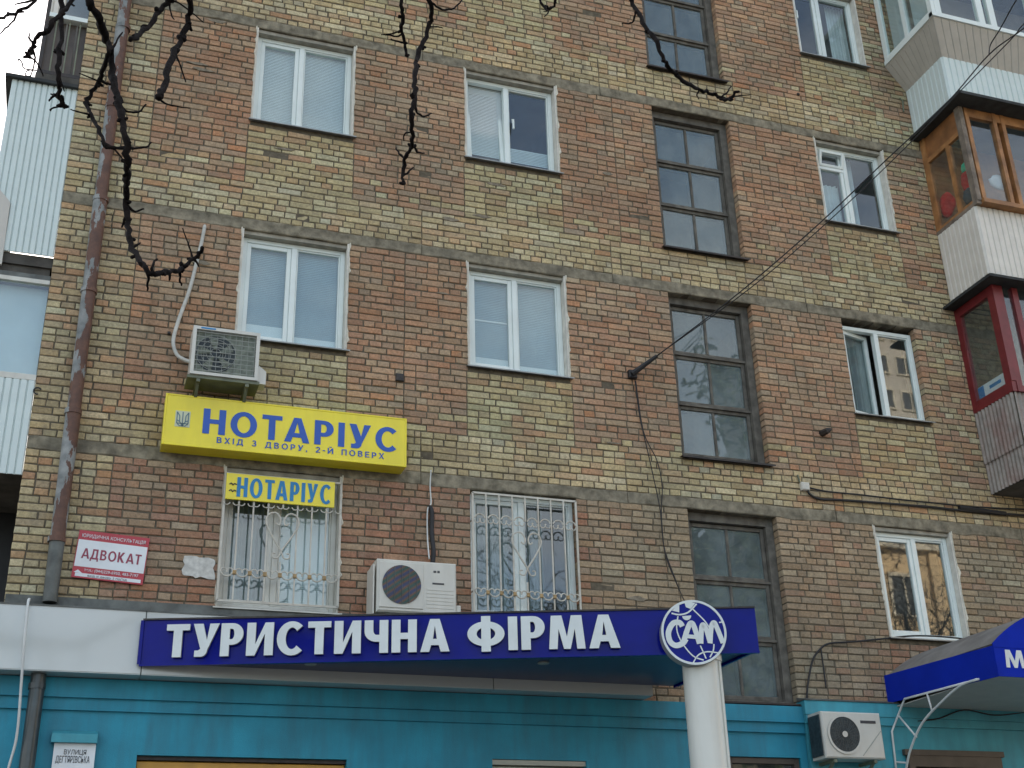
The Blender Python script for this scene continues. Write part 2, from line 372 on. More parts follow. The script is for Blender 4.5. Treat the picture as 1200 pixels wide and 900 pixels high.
# bold sign letters drawn as outlines (height 1), stem t, bar b
def _arc(cx, cy, rx, ry, a0, a1, n=14): return [(cx+rx*math.cos(R(a0+(a1-a0)*i/n)), cy+ry*math.sin(R(a0+(a1-a0)*i/n))) for i in range(n+1)]
def glyph(ch, t, b):
    if ch == 'Н': w = .72; return w, [[(0,0),(t,0),(t,.5-b/2),(w-t,.5-b/2),(w-t,0),(w,0),(w,1),(w-t,1),(w-t,.5+b/2),(t,.5+b/2),(t,1),(0,1)]]
    if ch == 'Т': w = .66; return w, [[(w/2-t/2,0),(w/2+t/2,0),(w/2+t/2,1-b),(w,1-b),(w,1),(0,1),(0,1-b),(w/2-t/2,1-b)]]
    if ch == 'І': return t, [[(0,0),(t,0),(t,1),(0,1)]]
    if ch == 'И': w = .76; return w, [[(0,0),(t*.98,0),(w-t,.66),(w-t,0),(w,0),(w,1),(w-t*.98,1),(t,.34),(t,1),(0,1)]]
    if ch == 'М': w = .98; c = w/2; return w, [[(0,0),(t*.9,0),(t*.9+.045,.60),(c-t*.36,0),(c+t*.36,0),(w-t*.9-.045,.60),(w-t*.9,0),(w,0),(w-.075,1),(w-.075-t*1.15,1),(c,.36),(.075+t*1.15,1),(.075,1)]]
    if ch == 'А':
        w = .84; c = w/2; k = (c-t*.56)
        xi = lambda y: t*1.02+k*y*1.0
        return w, [[(0,0),(t*1.02,0),(t*1.02+k*.20,.20),(w-t*1.02-k*.20,.20),(w-t*1.02,0),(w,0),(c+t*.56,1),(c-t*.56,1)], [(t*1.02+k*(.20+b),.20+b),(c,.80),(w-t*1.02-k*(.20+b),.20+b)]]
    if ch == 'У': w = .74; return w, [[(0,1),(t*1.1,1),(.405,.50),(w-t*1.08,1),(w,1),(.43,.20)]+_arc(.26,.20,.17,.20,0,-90,6)+[(.07,0),(.07,b),(.17,b),(.235,.235)]]
    if ch == 'Р': w = .64; return w, [[(0,0),(t,0),(t,.34)]+_arc(.32,.67,.32,.33,-90,90)+[(0,1)], [(t,.34+b*.9)]+list(_arc(.31,.67,max(.07,.31-t),.33-b*.9,-90,90))+[(t,1-b*.9)]]
    if ch == 'О': w = .86; return w, [_arc(.43,.5,.43,.52,0,345,23), _arc(.43,.5,.43-t,.52-b,0,345,23)]
    if ch == 'С': w = .78; return w, [_arc(.43,.5,.43,.52,46,314,24)+_arc(.43,.5,.43-t,.52-b,318,42,20)]
    if ch == 'Ч': w = .68; return w, [[(w-t,0),(w,0),(w,1),(w-t,1),(w-t,.36+b)]+_arc(.34,.36+b+.16,max(.04,.34-t),.16,-90,-180,7)+[(t,1),(0,1)]+_arc(.34,.66,.34,.32,180,270,8)+[(w-t,.34)]]
    if ch == 'Ф':
        w = 1.0; c = .5; h = t/2; rx, ry = .5, .37; ix, iy = .5-t, .37-b*.95
        a = math.degrees(math.acos(h/rx)); ai = math.degrees(math.acos(min(.98, h/ix)))
        L = [[(c-h,-.03),(c+h,-.03)]+_arc(c,.5,rx,ry,-a,a,20)+[(c+h,1.03),(c-h,1.03)]+_arc(c,.5,rx,ry,180-a,180+a,20)]
        return w, L+[_arc(c,.5,ix,iy,-ai,ai,14), _arc(c,.5,ix,iy,180-ai,180+ai,14)]
    if ch == 'Д': w = .86; return w, [[(0,-.18),(t*.8,-.18),(t*.8,0),(w-t*.8,0),(w-t*.8,-.18),(w,-.18),(w,b),(w-.09,b),(w-.09,1),(.20,1),(.18,.55),(.09,b),(0,b)], [(.09+t*1.0,b),(w-.09-t,b),(w-.09-t,1-b),(.20+t*.85,1-b),(.18+t*.95,.5)]]
    if ch == 'В': w = .66; return w, [[(0,0)]+_arc(.37,.27,.29,.27,-90,64,10)+_arc(.35,.745,.265,.255,-36,90,10)+[(0,1)], [(t,b)]+_arc(.36,.29,.29-t*.85,.29-b,-90,90,8)+[(t,.58-b*.55+.0)], [(t,.60)]+_arc(.34,.72,.255-t*.85,.12,-90,90,8)+[(t,.84)]]
    if ch == 'П': w = .72; return w, [[(0,0),(t,0),(t,1-b),(w-t,1-b),(w-t,0),(w,0),(w,1),(0,1)]]
    if ch == 'Е': w = .60; return w, [[(0,0),(w,0),(w,b),(t,b),(t,.5-b/2),(w-.06,.5-b/2),(w-.06,.5+b/2),(t,.5+b/2),(t,1-b),(w-.01,1-b),(w-.01,1),(0,1)]]
    if ch == 'Х': w = .74; c = w/2; k = t*.62; return w, [[(0,0),(t*1.2,0),(c,.5-k),(w-t*1.2,0),(w,0),(c+k*.75,.5),(w,1),(w-t*1.2,1),(c,.5+k),(t*1.2,1),(0,1),(c-k*.75,.5)]]
    if ch == 'З': w = .60; return w, [_arc(.29,.28,.31,.30,200,400,12)+_arc(.28,.745,.28,.275,-40,155,12)+_arc(.28,.745,.28-t,.275-b,155,-80,10)+[(.2,.57),(.2,.46)]+_arc(.29,.28,.31-t,.30-b,85,-160,10)]
    if ch == 'Й': w, L = glyph('И', t, b); return w, L+[[(.2,1.16),(.3,1.08),(.46,1.08),(.56,1.16),(.56,1.24),(.48,1.24),(.43,1.17),(.33,1.17),(.28,1.24),(.2,1.24)]]
    if ch == '2': w = .60; return w, [[(0,0),(w,0),(w,b),(t*1.25,b),(w-.06,.52)]+_arc(.30,.70,.30,.30,-10,170,12)+_arc(.30,.70,.30-t,.30-b,170,-20,10)+[(0,.12)]]
    if ch == '-': return .34, [[(0,.36),(.34,.36),(.34,.36+b),(0,.36+b)]]
    if ch == ',': return .18, [[(.02,-.16),(.10,-.16),(.18,.0),(.18,.16),(.0,.16),(.0,0),(.07,0)]]
    if ch == ' ': return .45, []
    if ch == 'К': w = .72; return w, [[(0,0),(t,0),(t,.40),(w-t*1.35,0),(w,0),(.36,.52),(w-.03,1),(w-t*1.3-.03,1),(t,.60),(t,1),(0,1)]]
GL = {}
def glyph_mesh(ch, t, b):
    if (ch, t, b) in GL: return GL[(ch, t, b)]
    w, loops = glyph(ch, t, b)
    if not loops: GL[(ch, t, b)] = (w, [], []); return GL[(ch, t, b)]
    cu = bpy.data.curves.new('g', 'CURVE'); cu.dimensions = '2D'; cu.fill_mode = 'BOTH'; cu.extrude = .5
    for lp_ in loops:
        sp = cu.splines.new('POLY'); sp.points.add(len(lp_)-1); sp.use_cyclic_u = True
        for i, p in enumerate(lp_): sp.points[i].co = (p[0], p[1], 0, 1)
    o = bpy.data.objects.new('g', cu); C.objects.link(o)
    me = bpy.data.meshes.new_from_object(o.evaluated_get(bpy.context.evaluated_depsgraph_get()))
    GL[(ch, t, b)] = (w, [v.co.copy() for v in me.vertices], [tuple(p.vertices) for p in me.polygons])
    bpy.data.objects.remove(o); bpy.data.curves.remove(cu); bpy.data.meshes.remove(me); return GL[(ch, t, b)]
def sign_text(name, s, p0, u, v, w, h, mat, parent, t=.18, b=.16, gap=.13, depth=.004, split=False):
    p0, u, v = Vector(p0), Vector(u).normalized(), Vector(v).normalized(); n = u.cross(v)
    x = 0; pos = []
    for i, ch in enumerate(s):
        if i and s[i-1]+ch in ('ТА', 'АТ', 'УР', 'АД', 'РА'): x -= gap*.45
        pos.append(x); x += glyph_mesh(ch, t, b)[0]+gap
    sx = w/(x-gap); allm = MB()
    for ch, xo in zip(s, pos):
        _, vs, fs = glyph_mesh(ch, t, b); m = MB() if split else allm
        m.add([p0+u*((q.x+xo)*sx)+v*(q.y*h)+n*((q.z+.5)*depth) for q in vs], fs)
        if split:
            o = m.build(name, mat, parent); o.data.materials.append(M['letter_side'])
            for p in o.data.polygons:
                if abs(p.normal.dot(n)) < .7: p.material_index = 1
    if not split: allm.build(name, mat, parent)

# ------------------------------------------------------------------ the building: openings
ST = 2.8; ZL = 6.25; BAND = .135; CH = (ST-BAND)/34
COLS = {'A': (-2.583, -1.39), 'B': (0., 1.2225), 'S': (2.577, 3.724), 'D': (5.03, 6.132)}
def opening(c, r):
    x0, x1 = COLS[c]; z1 = ZL+ST*r
    if c == 'S': z0 = z1-2.156
    elif r == 0: z0 = {'A': 4.80, 'B': 4.85, 'D': 4.90}[c]
    else: z0 = z1-1.351
    return x0, x1, z0, z1
OPEN = {(c, r): opening(c, r) for c in COLS for r in range(4) if not (r == 3 and c in 'AB')}
XL, XR = -4.47, 9.9
ZB, ZT = 4.0, 15.8
BELT_SEAMS = [-.545, 1.845, 4.535, 7.2]
bld = thing('apartment_building', 'tall apartment block of mixed red and yellow brick with concrete lintel bands', 'building', (2.7, 5, 0))

# mortar sheet with the openings cut out, and the tunnels of the openings
xs = sorted({XL, XR} | {x for o in OPEN.values() for x in o[:2]}); zs = sorted({ZB, ZT} | {z for o in OPEN.values() for z in o[2:]})
wm = MB(); YM = .009
for i in range(len(xs)-1):
    for k in range(len(zs)-1):
        cx, cz = (xs[i]+xs[i+1])/2, (zs[k]+zs[k+1])/2
        if any(o[0] < cx < o[1] and o[2] < cz < o[3] for o in OPEN.values()): continue
        wm.add([(xs[i],YM,zs[k]),(xs[i+1],YM,zs[k]),(xs[i+1],YM,zs[k+1]),(xs[i],YM,zs[k+1])], [(0,1,2,3)])
for x0, x1, z0, z1 in OPEN.values():
    a, b, c, d = x0-.006, x1+.006, z0, z1
    for q in (((a,c),(a,d)), ((b,d),(b,c)), ((b,c),(a,c)), ((a,d),(b,d))):
        wm.add([(q[0][0],YM,q[0][1]),(q[1][0],YM,q[1][1]),(q[1][0],.34,q[1][1]),(q[0][0],.34,q[0][1])], [(0,1,2,3)])
wm.add([(XL+.006,YM,ZB),(XL+.006,YM,ZT),(XL+.006,.34,ZT),(XL+.006,.34,ZB)], [(3,2,1,0)])
wall = wm.build('brick_wall', 'mortar', bld)

# brick colours
YEL = [((.49,.405,.225),30), ((.425,.34,.18),22), ((.53,.455,.28),20), ((.39,.30,.155),14), ((.45,.31,.175),12), ((.44,.22,.11),6), ((.42,.375,.255),8)]
UND = [((.45,.38,.205),26), ((.40,.33,.17),26), ((.47,.42,.255),18), ((.37,.27,.145),16), ((.40,.255,.14),10), ((.36,.185,.10),3)]
RED = [((.390,.225,.132),28), ((.350,.200,.118),22), ((.415,.260,.150),20), ((.355,.250,.155),18), ((.400,.305,.190),12), ((.320,.245,.160),10), ((.42,.205,.105),5)]
R1L = [((.335,.170,.105),26), ((.295,.155,.098),24), ((.355,.215,.130),18), ((.31,.225,.140),18), ((.36,.28,.18),10), ((.36,.16,.08),4)]
R1R = [((.325,.240,.148),26), ((.355,.275,.175),26), ((.29,.208,.125),20), ((.33,.195,.12),14), ((.375,.305,.195),12)]
MIX = [((.41,.260,.145),18), ((.45,.375,.21),24), ((.38,.305,.17),18), ((.47,.42,.265),14), ((.40,.215,.115),10), ((.34,.255,.15),14)]
def pick(pal, x, z):
    t = rnd.random()*sum(w for _, w in pal)
    for c, w in pal:
        t -= w
        if t <= 0: break
    mean = [sum(q[0][i]*q[1] for q in pal)/sum(q[1] for q in pal) for i in range(3)]
    c = tuple(c[i]*.72+mean[i]*.28 for i in range(3))
    d = mnoise.noise(Vector((x*.55, 3.1, z*.8)))*.5+mnoise.noise(Vector((x*1.7, 9.2, z*2.3)))*.35    # batches laid at different times
    c = (c[0]*(1+.06*d), c[1]*(1-.13*d), c[2]*(1-.20*d))
    k = rnd.uniform(.88, 1.16); j = rnd.uniform(-.02, .02)
    return (max(.02, c[0]*k*1.07+j), max(.02, c[1]*k*1.09), max(.015, c[2]*k*1.14-j*.5))
def palette(x, z, r, k):
    if k < 6: return YEL
    if x < -3.66: return MIX if r != 2 else RED
    zz = z-(ZL+ST*r)
    for c, (a, b) in COLS.items():
        if a < x < b: return UND if r >= 0 else R1L
    if r == -1: return R1R if x > 1.3 else R1L
    if x > 6.14: return MIX if rnd.random() < .5 else RED
    if zz < .95 and rnd.random() < .25: return UND
    return RED
class BrickShape:
    """one brick: corners a little uneven, front edges worn"""
    def __init__(s, L, H, D, seed):
        q = random.Random(seed); b = .006; j = lambda a: q.uniform(-a, a)
        def ringv(x, z, y, a): return [(x[0]+j(a), y+j(a*.5), z[0]+j(a)), (x[1]+j(a), y+j(a*.5), z[0]+j(a)), (x[1]+j(a), y+j(a*.5), z[1]+j(a)), (x[0]+j(a), y+j(a*.5), z[1]+j(a))]
        o = ringv((0, L), (0, H), b, .0036); i = [(o[0][0]+b, j(.001), o[0][2]+b), (o[1][0]-b, j(.001), o[1][2]+b), (o[2][0]-b, j(.001), o[2][2]-b), (o[3][0]+b, j(.001), o[3][2]-b)]
        k = [(v[0], D, v[2]) for v in o]
        s.v = i+o+k
        s.f = [(0,1,2,3)] + [(4+n, 4+(n+1) % 4, (n+1) % 4, n) for n in range(4)] + [(8+n, 8+(n+1) % 4, 4+(n+1) % 4, 4+n) for n in range(4)]
BRICKS = []      # (x, z, L, H, depth, colour, clipped)
JX = .013
SEAM_MID = {-1: [-3.66, 4.44], 0: [-3.66, -.74], 1: [-3.66, 2.0], 2: [-3.80], 3: []}
for r in range(-1, 4):
    zl = ZL+ST*r
    for k in range(34):
        z0 = zl+BAND+k*CH+.006; z1 = z0+CH-.0125; zc = (z0+z1)/2
        if z0 < ZB or z1 > ZT: continue
        cuts = [XL, XR]; edge = set()
        ops = [o for o in OPEN.values() if o[2]-.03 < zc < o[3]]
        solid = [(XL, XR)]
        for o in sorted(ops):
            new = []
            for a, b in solid:
                if o[0] > a and o[1] < b: new += [(a, o[0]), (o[1], b)]; edge |= {o[0], o[1]}
                else: new.append((a, b))
            solid = new
        if k < 6: seams = BELT_SEAMS
        else:
            seams = list(SEAM_MID[r])
            for (c, rr), o in OPEN.items():
                if rr == r+1 and zc < o[2]: seams += [o[0]-.02, o[1]+.02]
        runs = []
        for a, b in solid:
            ss = sorted(s for s in seams if a+.05 < s < b-.05); p = [a]+ss+[b]
            for i in range(len(p)-1): runs.append((p[i], p[i+1], p[i] in edge or p[i] == XL, p[i+1] in edge))
        style = rnd.random()
        for a, b, ea, eb in runs:
            x = a+(0 if ea else .006); end = b-(0 if eb else .006)
            first = True
            while end-x > .03:
                if style < .20 or k == 0: L = .12
                elif style < .80: L = .25 if rnd.random() < .74 else .12
                else: L = .25 if rnd.random() < .5 else .12
                if first and k % 2: L = rnd.choice((.12, .18))
                L += rnd.uniform(-.007, .007); clip = False
                if end-x-L < .07: L = end-x; clip = True
                if L > .30: L = .16
                deep = (first and ea) or (clip and eb)
                pal = palette(x+L/2, zc, r, k)
                px, py = PX((x+L/2, 0, zc))
                if -60 < px < 1290 and -70 < py < 960:
                    BRICKS.append((x, z0, L, z1-z0, .125 if deep else .03, pick(pal, x, zc), clip or deep, px, py))
                x += L+JX+rnd.uniform(-.002, .003); first = False
# the 300 bricks that show largest are objects of their own, the rest one part
HID = [(185, 455, 485, 555), (215, 375, 320, 460), (430, 645, 560, 725), (75, 612, 180, 692), (45, 0, 80, 720), (0, 700, 900, 900), (770, 700, 960, 900), (1040, 720, 1200, 900), (940, 800, 1200, 900)]
def score(b):
    x, z, L, H, d, c, cl, px, py = b
    if cl or L < .22 or not (12 < px < 1188 and 8 < py < 890): return 0
    if any(h[0] < px < h[2] and h[1] < py < h[3] for h in HID): return 0
    return L*H/((Vector((x, 0, z))-CAM).dot(AF))**2
order = sorted(range(len(BRICKS)), key=lambda i: -score(BRICKS[i])); single = set(order[:300])
mass = MB(); shapes = {}
for i, (x, z, L, H, d, c, cl, px, py) in enumerate(BRICKS):
    yo = rnd.uniform(-.005, .0035)+(.006 if rnd.random() < .03 else 0)
    if i in single:
        key = (round(L/.006), rnd.randrange(4))
        if key not in shapes:
            s = BrickShape(key[0]*.006, H, .03, hash(key) & 0xffff)
            me = bpy.data.meshes.new('brick'); me.from_pydata(s.v, [], s.f); me.materials.append(M['brick_one']); shapes[key] = me
        o = bpy.data.objects.new('brick', shapes[key]); C.objects.link(o); o.parent = wall
        o.location = Vector((x, yo, z))-ORG[wall]; o.color = (*c, 1)
    else:
        s = BrickShape(L, H, d, rnd.randrange(1 << 30)); mass.col = c
        mass.add([(v[0]+x, v[1]+yo, v[2]+z) for v in s.v], s.f)
bm_ = mass.build('brickwork', 'brick', wall); bm_['kind'] = 'stuff'

q = random.Random(21)
for i in range(34):
    x, z = q.uniform(-3.9, 6.6), q.uniform(4.8, 12.6)
    if any(o[0]-.25 < x < o[1]+.25 and o[2]-.2 < z < o[3]+.25 for o in OPEN.values()) or (z-ZL) % ST < .3: continue
    sx, sz = q.uniform(.05, .16), q.uniform(.012, .034); n = 13
    pts = [(x+sx*math.cos(2*math.pi*k/n)*q.uniform(.55, 1.15), -.0085, z+sz*math.sin(2*math.pi*k/n)*q.uniform(.55, 1.15)) for k in range(n)]
    m = MB(); m.prism(pts, (0, .012, 0)); m.build('mortar_patch', 'smear', wall)
# concrete lintel bands, one piece per block
def lintel(x0, x1, z0, z1):
    n = max(4, int((x1-x0)/.07)); vs = []; fs = []
    q = random.Random(int(x0*100+z0*10)); dz = 0; dt = 0
    for i in range(n+1):
        x = x0+.004+(x1-x0-.008)*i/n
        dz = dz*.75+q.uniform(-.010, .009); dt = dt*.7+q.uniform(-.006, .006); y = -.005+q.uniform(-.004, .004)
        inside = any(o[0]-.05 < x < o[1]+.05 and abs(o[3]-z0) < .02 for o in OPEN.values())
        zb = z0+(dz*.35 if inside else dz-.006)
        vs += [(x, .33, zb+.002), (x, y+.008, zb), (x, y, zb+.01), (x, y, z1+dt-.008), (x, y+.008, z1+dt)]
    for i in range(n):
        for k in range(4): a = i*5+k; fs.append((a, a+5, a+6, a+1))
    fs += [(0, 1, 2, 3, 4), tuple(n*5+k for k in (4, 3, 2, 1, 0))]
    m = MB(); m.add(vs, fs); return m.build('lintel_block', 'concrete', bld, smooth=False)
for r in range(0, 4):
    p = [XL]+BELT_SEAMS+[XR]
    for i in range(len(p)-1): lintel(p[i], p[i+1], ZL+ST*r, ZL+ST*r+BAND)
# upper storey beyond the frame, hidden sides and roof: keep the sun off the street
b = MB(); b.box(XL, 16, 0.03, .33, ZT, 18.0); b.box(XR, 16, .03, .33, 0, ZT)
b.build('upper_wall', 'brick_wall_plain' if 'brick_wall_plain' in M else 'mortar', bld)
b = MB(); b.box(XL+.02, XL+.32, .36, 12, 0, 18.0); b.build('end_wall', 'mortar', bld)
b = MB(); b.box(15.7, 16, .36, 12, 0, 18.0); b.build('end_wall', 'mortar', bld)
b = MB(); b.box(XL, 16, 12, 12.3, 0, 18.0); b.build('rear_wall', 'mortar', bld)
b = MB(); b.box(XL-.5, 16.5, -.55, 12.8, 18.0, 18.25); b.build('roof', 'slab', bld)

# ------------------------------------------------------------------ windows
def slats(x0, x1, z0, z1, y, pitch=.022, drop=.0025):
    m = MB(); n = max(2, int((z1-z0)/pitch)); h = (z1-z0)/n
    for i in range(n):
        a = z0+i*h
        m.add([(x0,y-drop,a-h*.12),(x1,y-drop,a-h*.12),(x1,y+drop,a+h),(x0,y+drop,a+h)], [(0,1,2,3)])
    return m
def drape(x0, x1, z0, z1, y, amp=.025, waves=6, seed=1):
    q = random.Random(seed); m = MB(); n = 48; ph = q.random()*6; vs = []
    for i in range(n+1):
        t = i/n; x = x0+(x1-x0)*t
        o = amp*math.sin(waves*2*math.pi*t+ph)+amp*.5*math.sin(waves*4.7*t+ph*2)
        vs += [(x, y+o*.6, z1), (x, y+o, z0)]
    m.add(vs, [(2*i+1, 2*i+3, 2*i+2, 2*i) for i in range(n)]); return m
def room_box(x0, x1, z0, z1, parent, mat='room', y0=.30, y1=1.7):
    m = MB(); a, b, c, d = x0-.25, x1+.25, z0-.35, z1+.12
    m.add([(a,y0,c),(b,y0,c),(b,y1,c),(a,y1,c),(a,y0,d),(b,y0,d),(b,y1,d),(a,y1,d)], [(0,1,2,3),(7,6,5,4),(1,5,6,2),(2,6,7,3),(0,3,7,4)])
    for q in (((a,c),(x0-.004,d)), ((x1+.004,c),(b,d)), ((x0-.004,c),(x1+.004,z0)), ((x0-.004,z1),(x1+.004,d))):
        m.add([(q[0][0],y0,q[0][1]),(q[1][0],y0,q[0][1]),(q[1][0],y0,q[1][1]),(q[0][0],y0,q[1][1])], [(0,1,2,3)])
    return m.build('interior', mat, parent)
def rect_frame(m, x0, x1, z0, z1, y0, y1, w):
    m.cbox(x0, x0+w, y0, y1, z0, z1, .004); m.cbox(x1-w, x1, y0, y1, z0, z1, .004)
    m.cbox(x0+w, x1-w, y0+.0015, y1, z0, z0+w, .004); m.cbox(x0+w, x1-w, y0+.0015, y1, z1-w, z1, .004)
    return m
def ragged(x, z0, z1, side, parent, seed, w=.028):
    """lumpy foam and plaster smeared over the brick beside a window"""
    q = random.Random(seed); n = 34; vs = []; a = 0
    for i in range(n+1):
        z = z0+(z1-z0)*i/n; a = a*.55+q.uniform(-.35, .75)*w
        if q.random() < .06: a += w*1.6
        if i > n-2: a = w*1.5
        a = max(.004, a)
        vs += [(x, -.007, z), (x+side*a*.5, -.012-q.random()*.006, z), (x+side*a, -.001, z+q.uniform(-.008, .008))]
    m = MB(); m.add(vs, [f for i in range(n) for k in range(2) for f in [((i*3+k, i*3+k+1, i*3+k+4, i*3+k+3) if side > 0 else (i*3+k+3, i*3+k+4, i*3+k+1, i*3+k))]])
    m.build('foam_seal', 'foam', parent)
def pvc_window(c, r, label, reveal=True, foam=True, split=.47, yf=.105, sill='drip', dark=False, frame='pvc', fill=None, tilt=None, sash_left=True, top_gap=.0):
    x0, x1, z0, z1 = OPEN[(c, r)]; fw = .052
    rw = .022 if reveal else .003
    a, b, lo, hi = x0+rw, x1-rw, z0+.018, z1-(.05 if reveal else .012)-top_gap
    m = MB(); rect_frame(m, a, b, lo, hi, yf, yf+.07, fw)
    xm = a+(b-a)*split; m.cbox(xm-.03, xm+.03, yf-.002, yf+.07, lo+fw, hi-fw, .004)
    w = m.build('window', frame, bld); w['label'] = label
    cells = [(a+fw, xm-.03), (xm+.03, b-fw)]
    for i, (p, q) in enumerate(cells):
        opened = tilt and tilt[0] == i
        sw = .048 if (i == 0) == sash_left else .016
        if not opened:
            s = MB(); rect_frame(s, p+.001, q-.001, lo+fw+.001, hi-fw-.001, yf+.012, yf+.06, sw); s.build('sash', frame, w)
            g = MB(); g.box(p+sw-.004, q-sw+.004, yf+.034, yf+.039, lo+fw+sw-.004, hi-fw-sw+.004); g.build('pane', 'glass', w)
        else:
            s = MB(); rect_frame(s, p, q, lo+fw, hi-fw, 0, .05, .05)
            g = MB(); g.box(p+.046, q-.046, .022, .027, lo+fw+.046, hi-fw-.046)
            if tilt[1] == 'top': piv = Vector((0, yf+.02, lo+fw)); rot = Matrix.Rotation(-tilt[2], 4, 'X')
            else: piv = Vector((p, yf+.02, 0)); rot = Matrix.Rotation(tilt[2], 4, 'Z')
            for mm in (s, g):
                base = Vector((piv.x, 0, piv.z)); mm.v = [tuple(rot @ (Vector(v)-base)+piv) for v in mm.v]
            s.build('sash', frame, w); g.build('pane', 'glass', w)
    if reveal:
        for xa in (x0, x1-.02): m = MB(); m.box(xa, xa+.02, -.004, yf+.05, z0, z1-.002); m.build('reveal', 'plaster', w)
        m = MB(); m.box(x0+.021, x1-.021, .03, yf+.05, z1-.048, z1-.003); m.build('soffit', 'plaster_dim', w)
    if foam:
        ragged(x0, z0+.02, z1+.01, -1, w, int(x0*77+z0*13), .010); ragged(x1, z0+.02, z1+.01, 1, w, int(x1*31+z0*7), .015)
    m = MB()
    m.prism([(x0-.025,-.055,z0-.016),(x0-.025,-.055,z0-.002),(x0-.025,yf,z0+.02),(x0-.025,yf,z0+.012),(x0-.025,-.045,z0-.006)], (x1-x0+.06,0,0))
    m.build('sill', sill, w)
    room_box(x0, x1, z0, z1, w)
    fi = MB()
    for i, f in enumerate(fill or []):
        if not f: continue
        i = f[4] if len(f) > 4 else min(i, 1)
        p, q = cells[i]; kind, lo_f, hi_f = f[:3]; H = hi-lo
        za, zb = lo+H*lo_f, lo+H*hi_f
        if kind in ('blind', 'blue_blind'): slats(p-.01, q+.01, za, zb, yf+.085, drop=.004).build('blind', kind, w)
        elif kind == 'shelf':
            s = MB(); s.box(p+.01, q-.01, yf+.075, yf+.08, za, zb); s.build('sill_board', 'blind', w)
        elif kind == 'sheet':
            s = MB(); s.add([(p-.01,yf+.14,za),(q+.01,yf+.14,za),(q+.01,yf+.14,zb),(p-.01,yf+.14,zb)], [(0,1,2,3)]); s.build('blind', 'blind', w)
        else: drape(p-.01 if len(f) < 4 else p+(q-p)*f[3][0], q+.01 if len(f) < 4 else p+(q-p)*f[3][1], za, zb, yf+.19, seed=int(p*10+za)).build('curtain', 'curtain' if kind == 'drape' else kind, w)
    return w
full = ('blind', 0, 1); fb = ('blue_blind', 0, 1)
pvc_window('A', 2, 'white plastic window with closed pale blinds and plastered reveals', fill=[full, full])
pvc_window('A', 1, 'white plastic window with closed pale blinds behind the air conditioner', fill=[fb, fb, ('shelf', .06, .20, None, 0), ('shelf', .045, .13, None, 1)], split=.5)
pvc_window('B', 2, 'white plastic window with its left sash tilted open', fill=[('blind', .15, .98), ('blind', .14, .30)], tilt=(0, 'top', R(5)), split=.47)
pvc_window('B', 1, 'white plastic window with closed blinds over patterned brick', fill=[fb, fb, ('shelf', .045, .16, None, 0), ('shelf', .045, .12, None, 1), ('shelf', .525, .54, None, 0)], split=.5)
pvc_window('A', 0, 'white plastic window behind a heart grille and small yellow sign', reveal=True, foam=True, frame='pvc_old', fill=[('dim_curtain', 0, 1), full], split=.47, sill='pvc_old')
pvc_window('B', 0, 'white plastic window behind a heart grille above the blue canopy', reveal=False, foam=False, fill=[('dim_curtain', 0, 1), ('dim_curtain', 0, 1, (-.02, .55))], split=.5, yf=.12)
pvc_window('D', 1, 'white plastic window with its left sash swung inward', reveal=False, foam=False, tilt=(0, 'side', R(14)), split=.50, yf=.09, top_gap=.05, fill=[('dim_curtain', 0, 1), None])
pvc_window('D', 0, 'white plastic window mirroring a cream building', reveal=True, foam=True, split=.54, yf=.08, sash_left=True)
pvc_window('D', 3, 'white plastic window beside the white glazed balcony', reveal=True, foam=False, fill=[None, ('drape', 0, 1, (.45, 1.05))], split=.44, sash_left=True)
w = pvc_window('D', 2, 'white plastic window with a small open vent pane', reveal=True, foam=True, fill=[('drape', 0, .62), ('drape', 0, 1, (0, .45))], split=.46)
x0, x1, z0, z1 = OPEN[('D', 2)]
m = MB(); m.cbox(x0+.075, x0+.50, .108, .17, z1-.42, z1-.365); m.build('transom', 'pvc', w)
m = MB(); rect_frame(m, x0+.10, x0+.49, z1-.37, z1-.13, 0, .04, .04)
piv = Vector((0, .10, z1-.37)); rot = Matrix.Rotation(R(14), 4, 'X'); m.v = [tuple(rot @ (Vector(v)-Vector((0,0,piv.z)))+piv) for v in m.v]
m.build('vent_sash', 'pvc', w)
m = MB(); m.tube([(x0+.02, -.02, z0+.62), (x0+.02, -.05, z0+.60), (x0+.02, -.05, z0+.38), (x0+.02, -.02, z0+.36)], .012, 6)

def handle(x, z, y, parent):
    m = MB(); m.cbox(x-.014, x+.014, y-.012, y, z-.03, z+.03); m.cbox(x-.011, x+.011, y-.035, y-.013, z-.13, z+.015); m.build('handle', 'pvc', parent)
handle(.66, 11.25, .10, [o for o in bld.children if o.get('label', '').startswith('white plastic window with its left sash tilted')][0])
handle(5.10, 14.12, .06, [o for o in bld.children if o.get('label', '').endswith('white glazed balcony')][0])

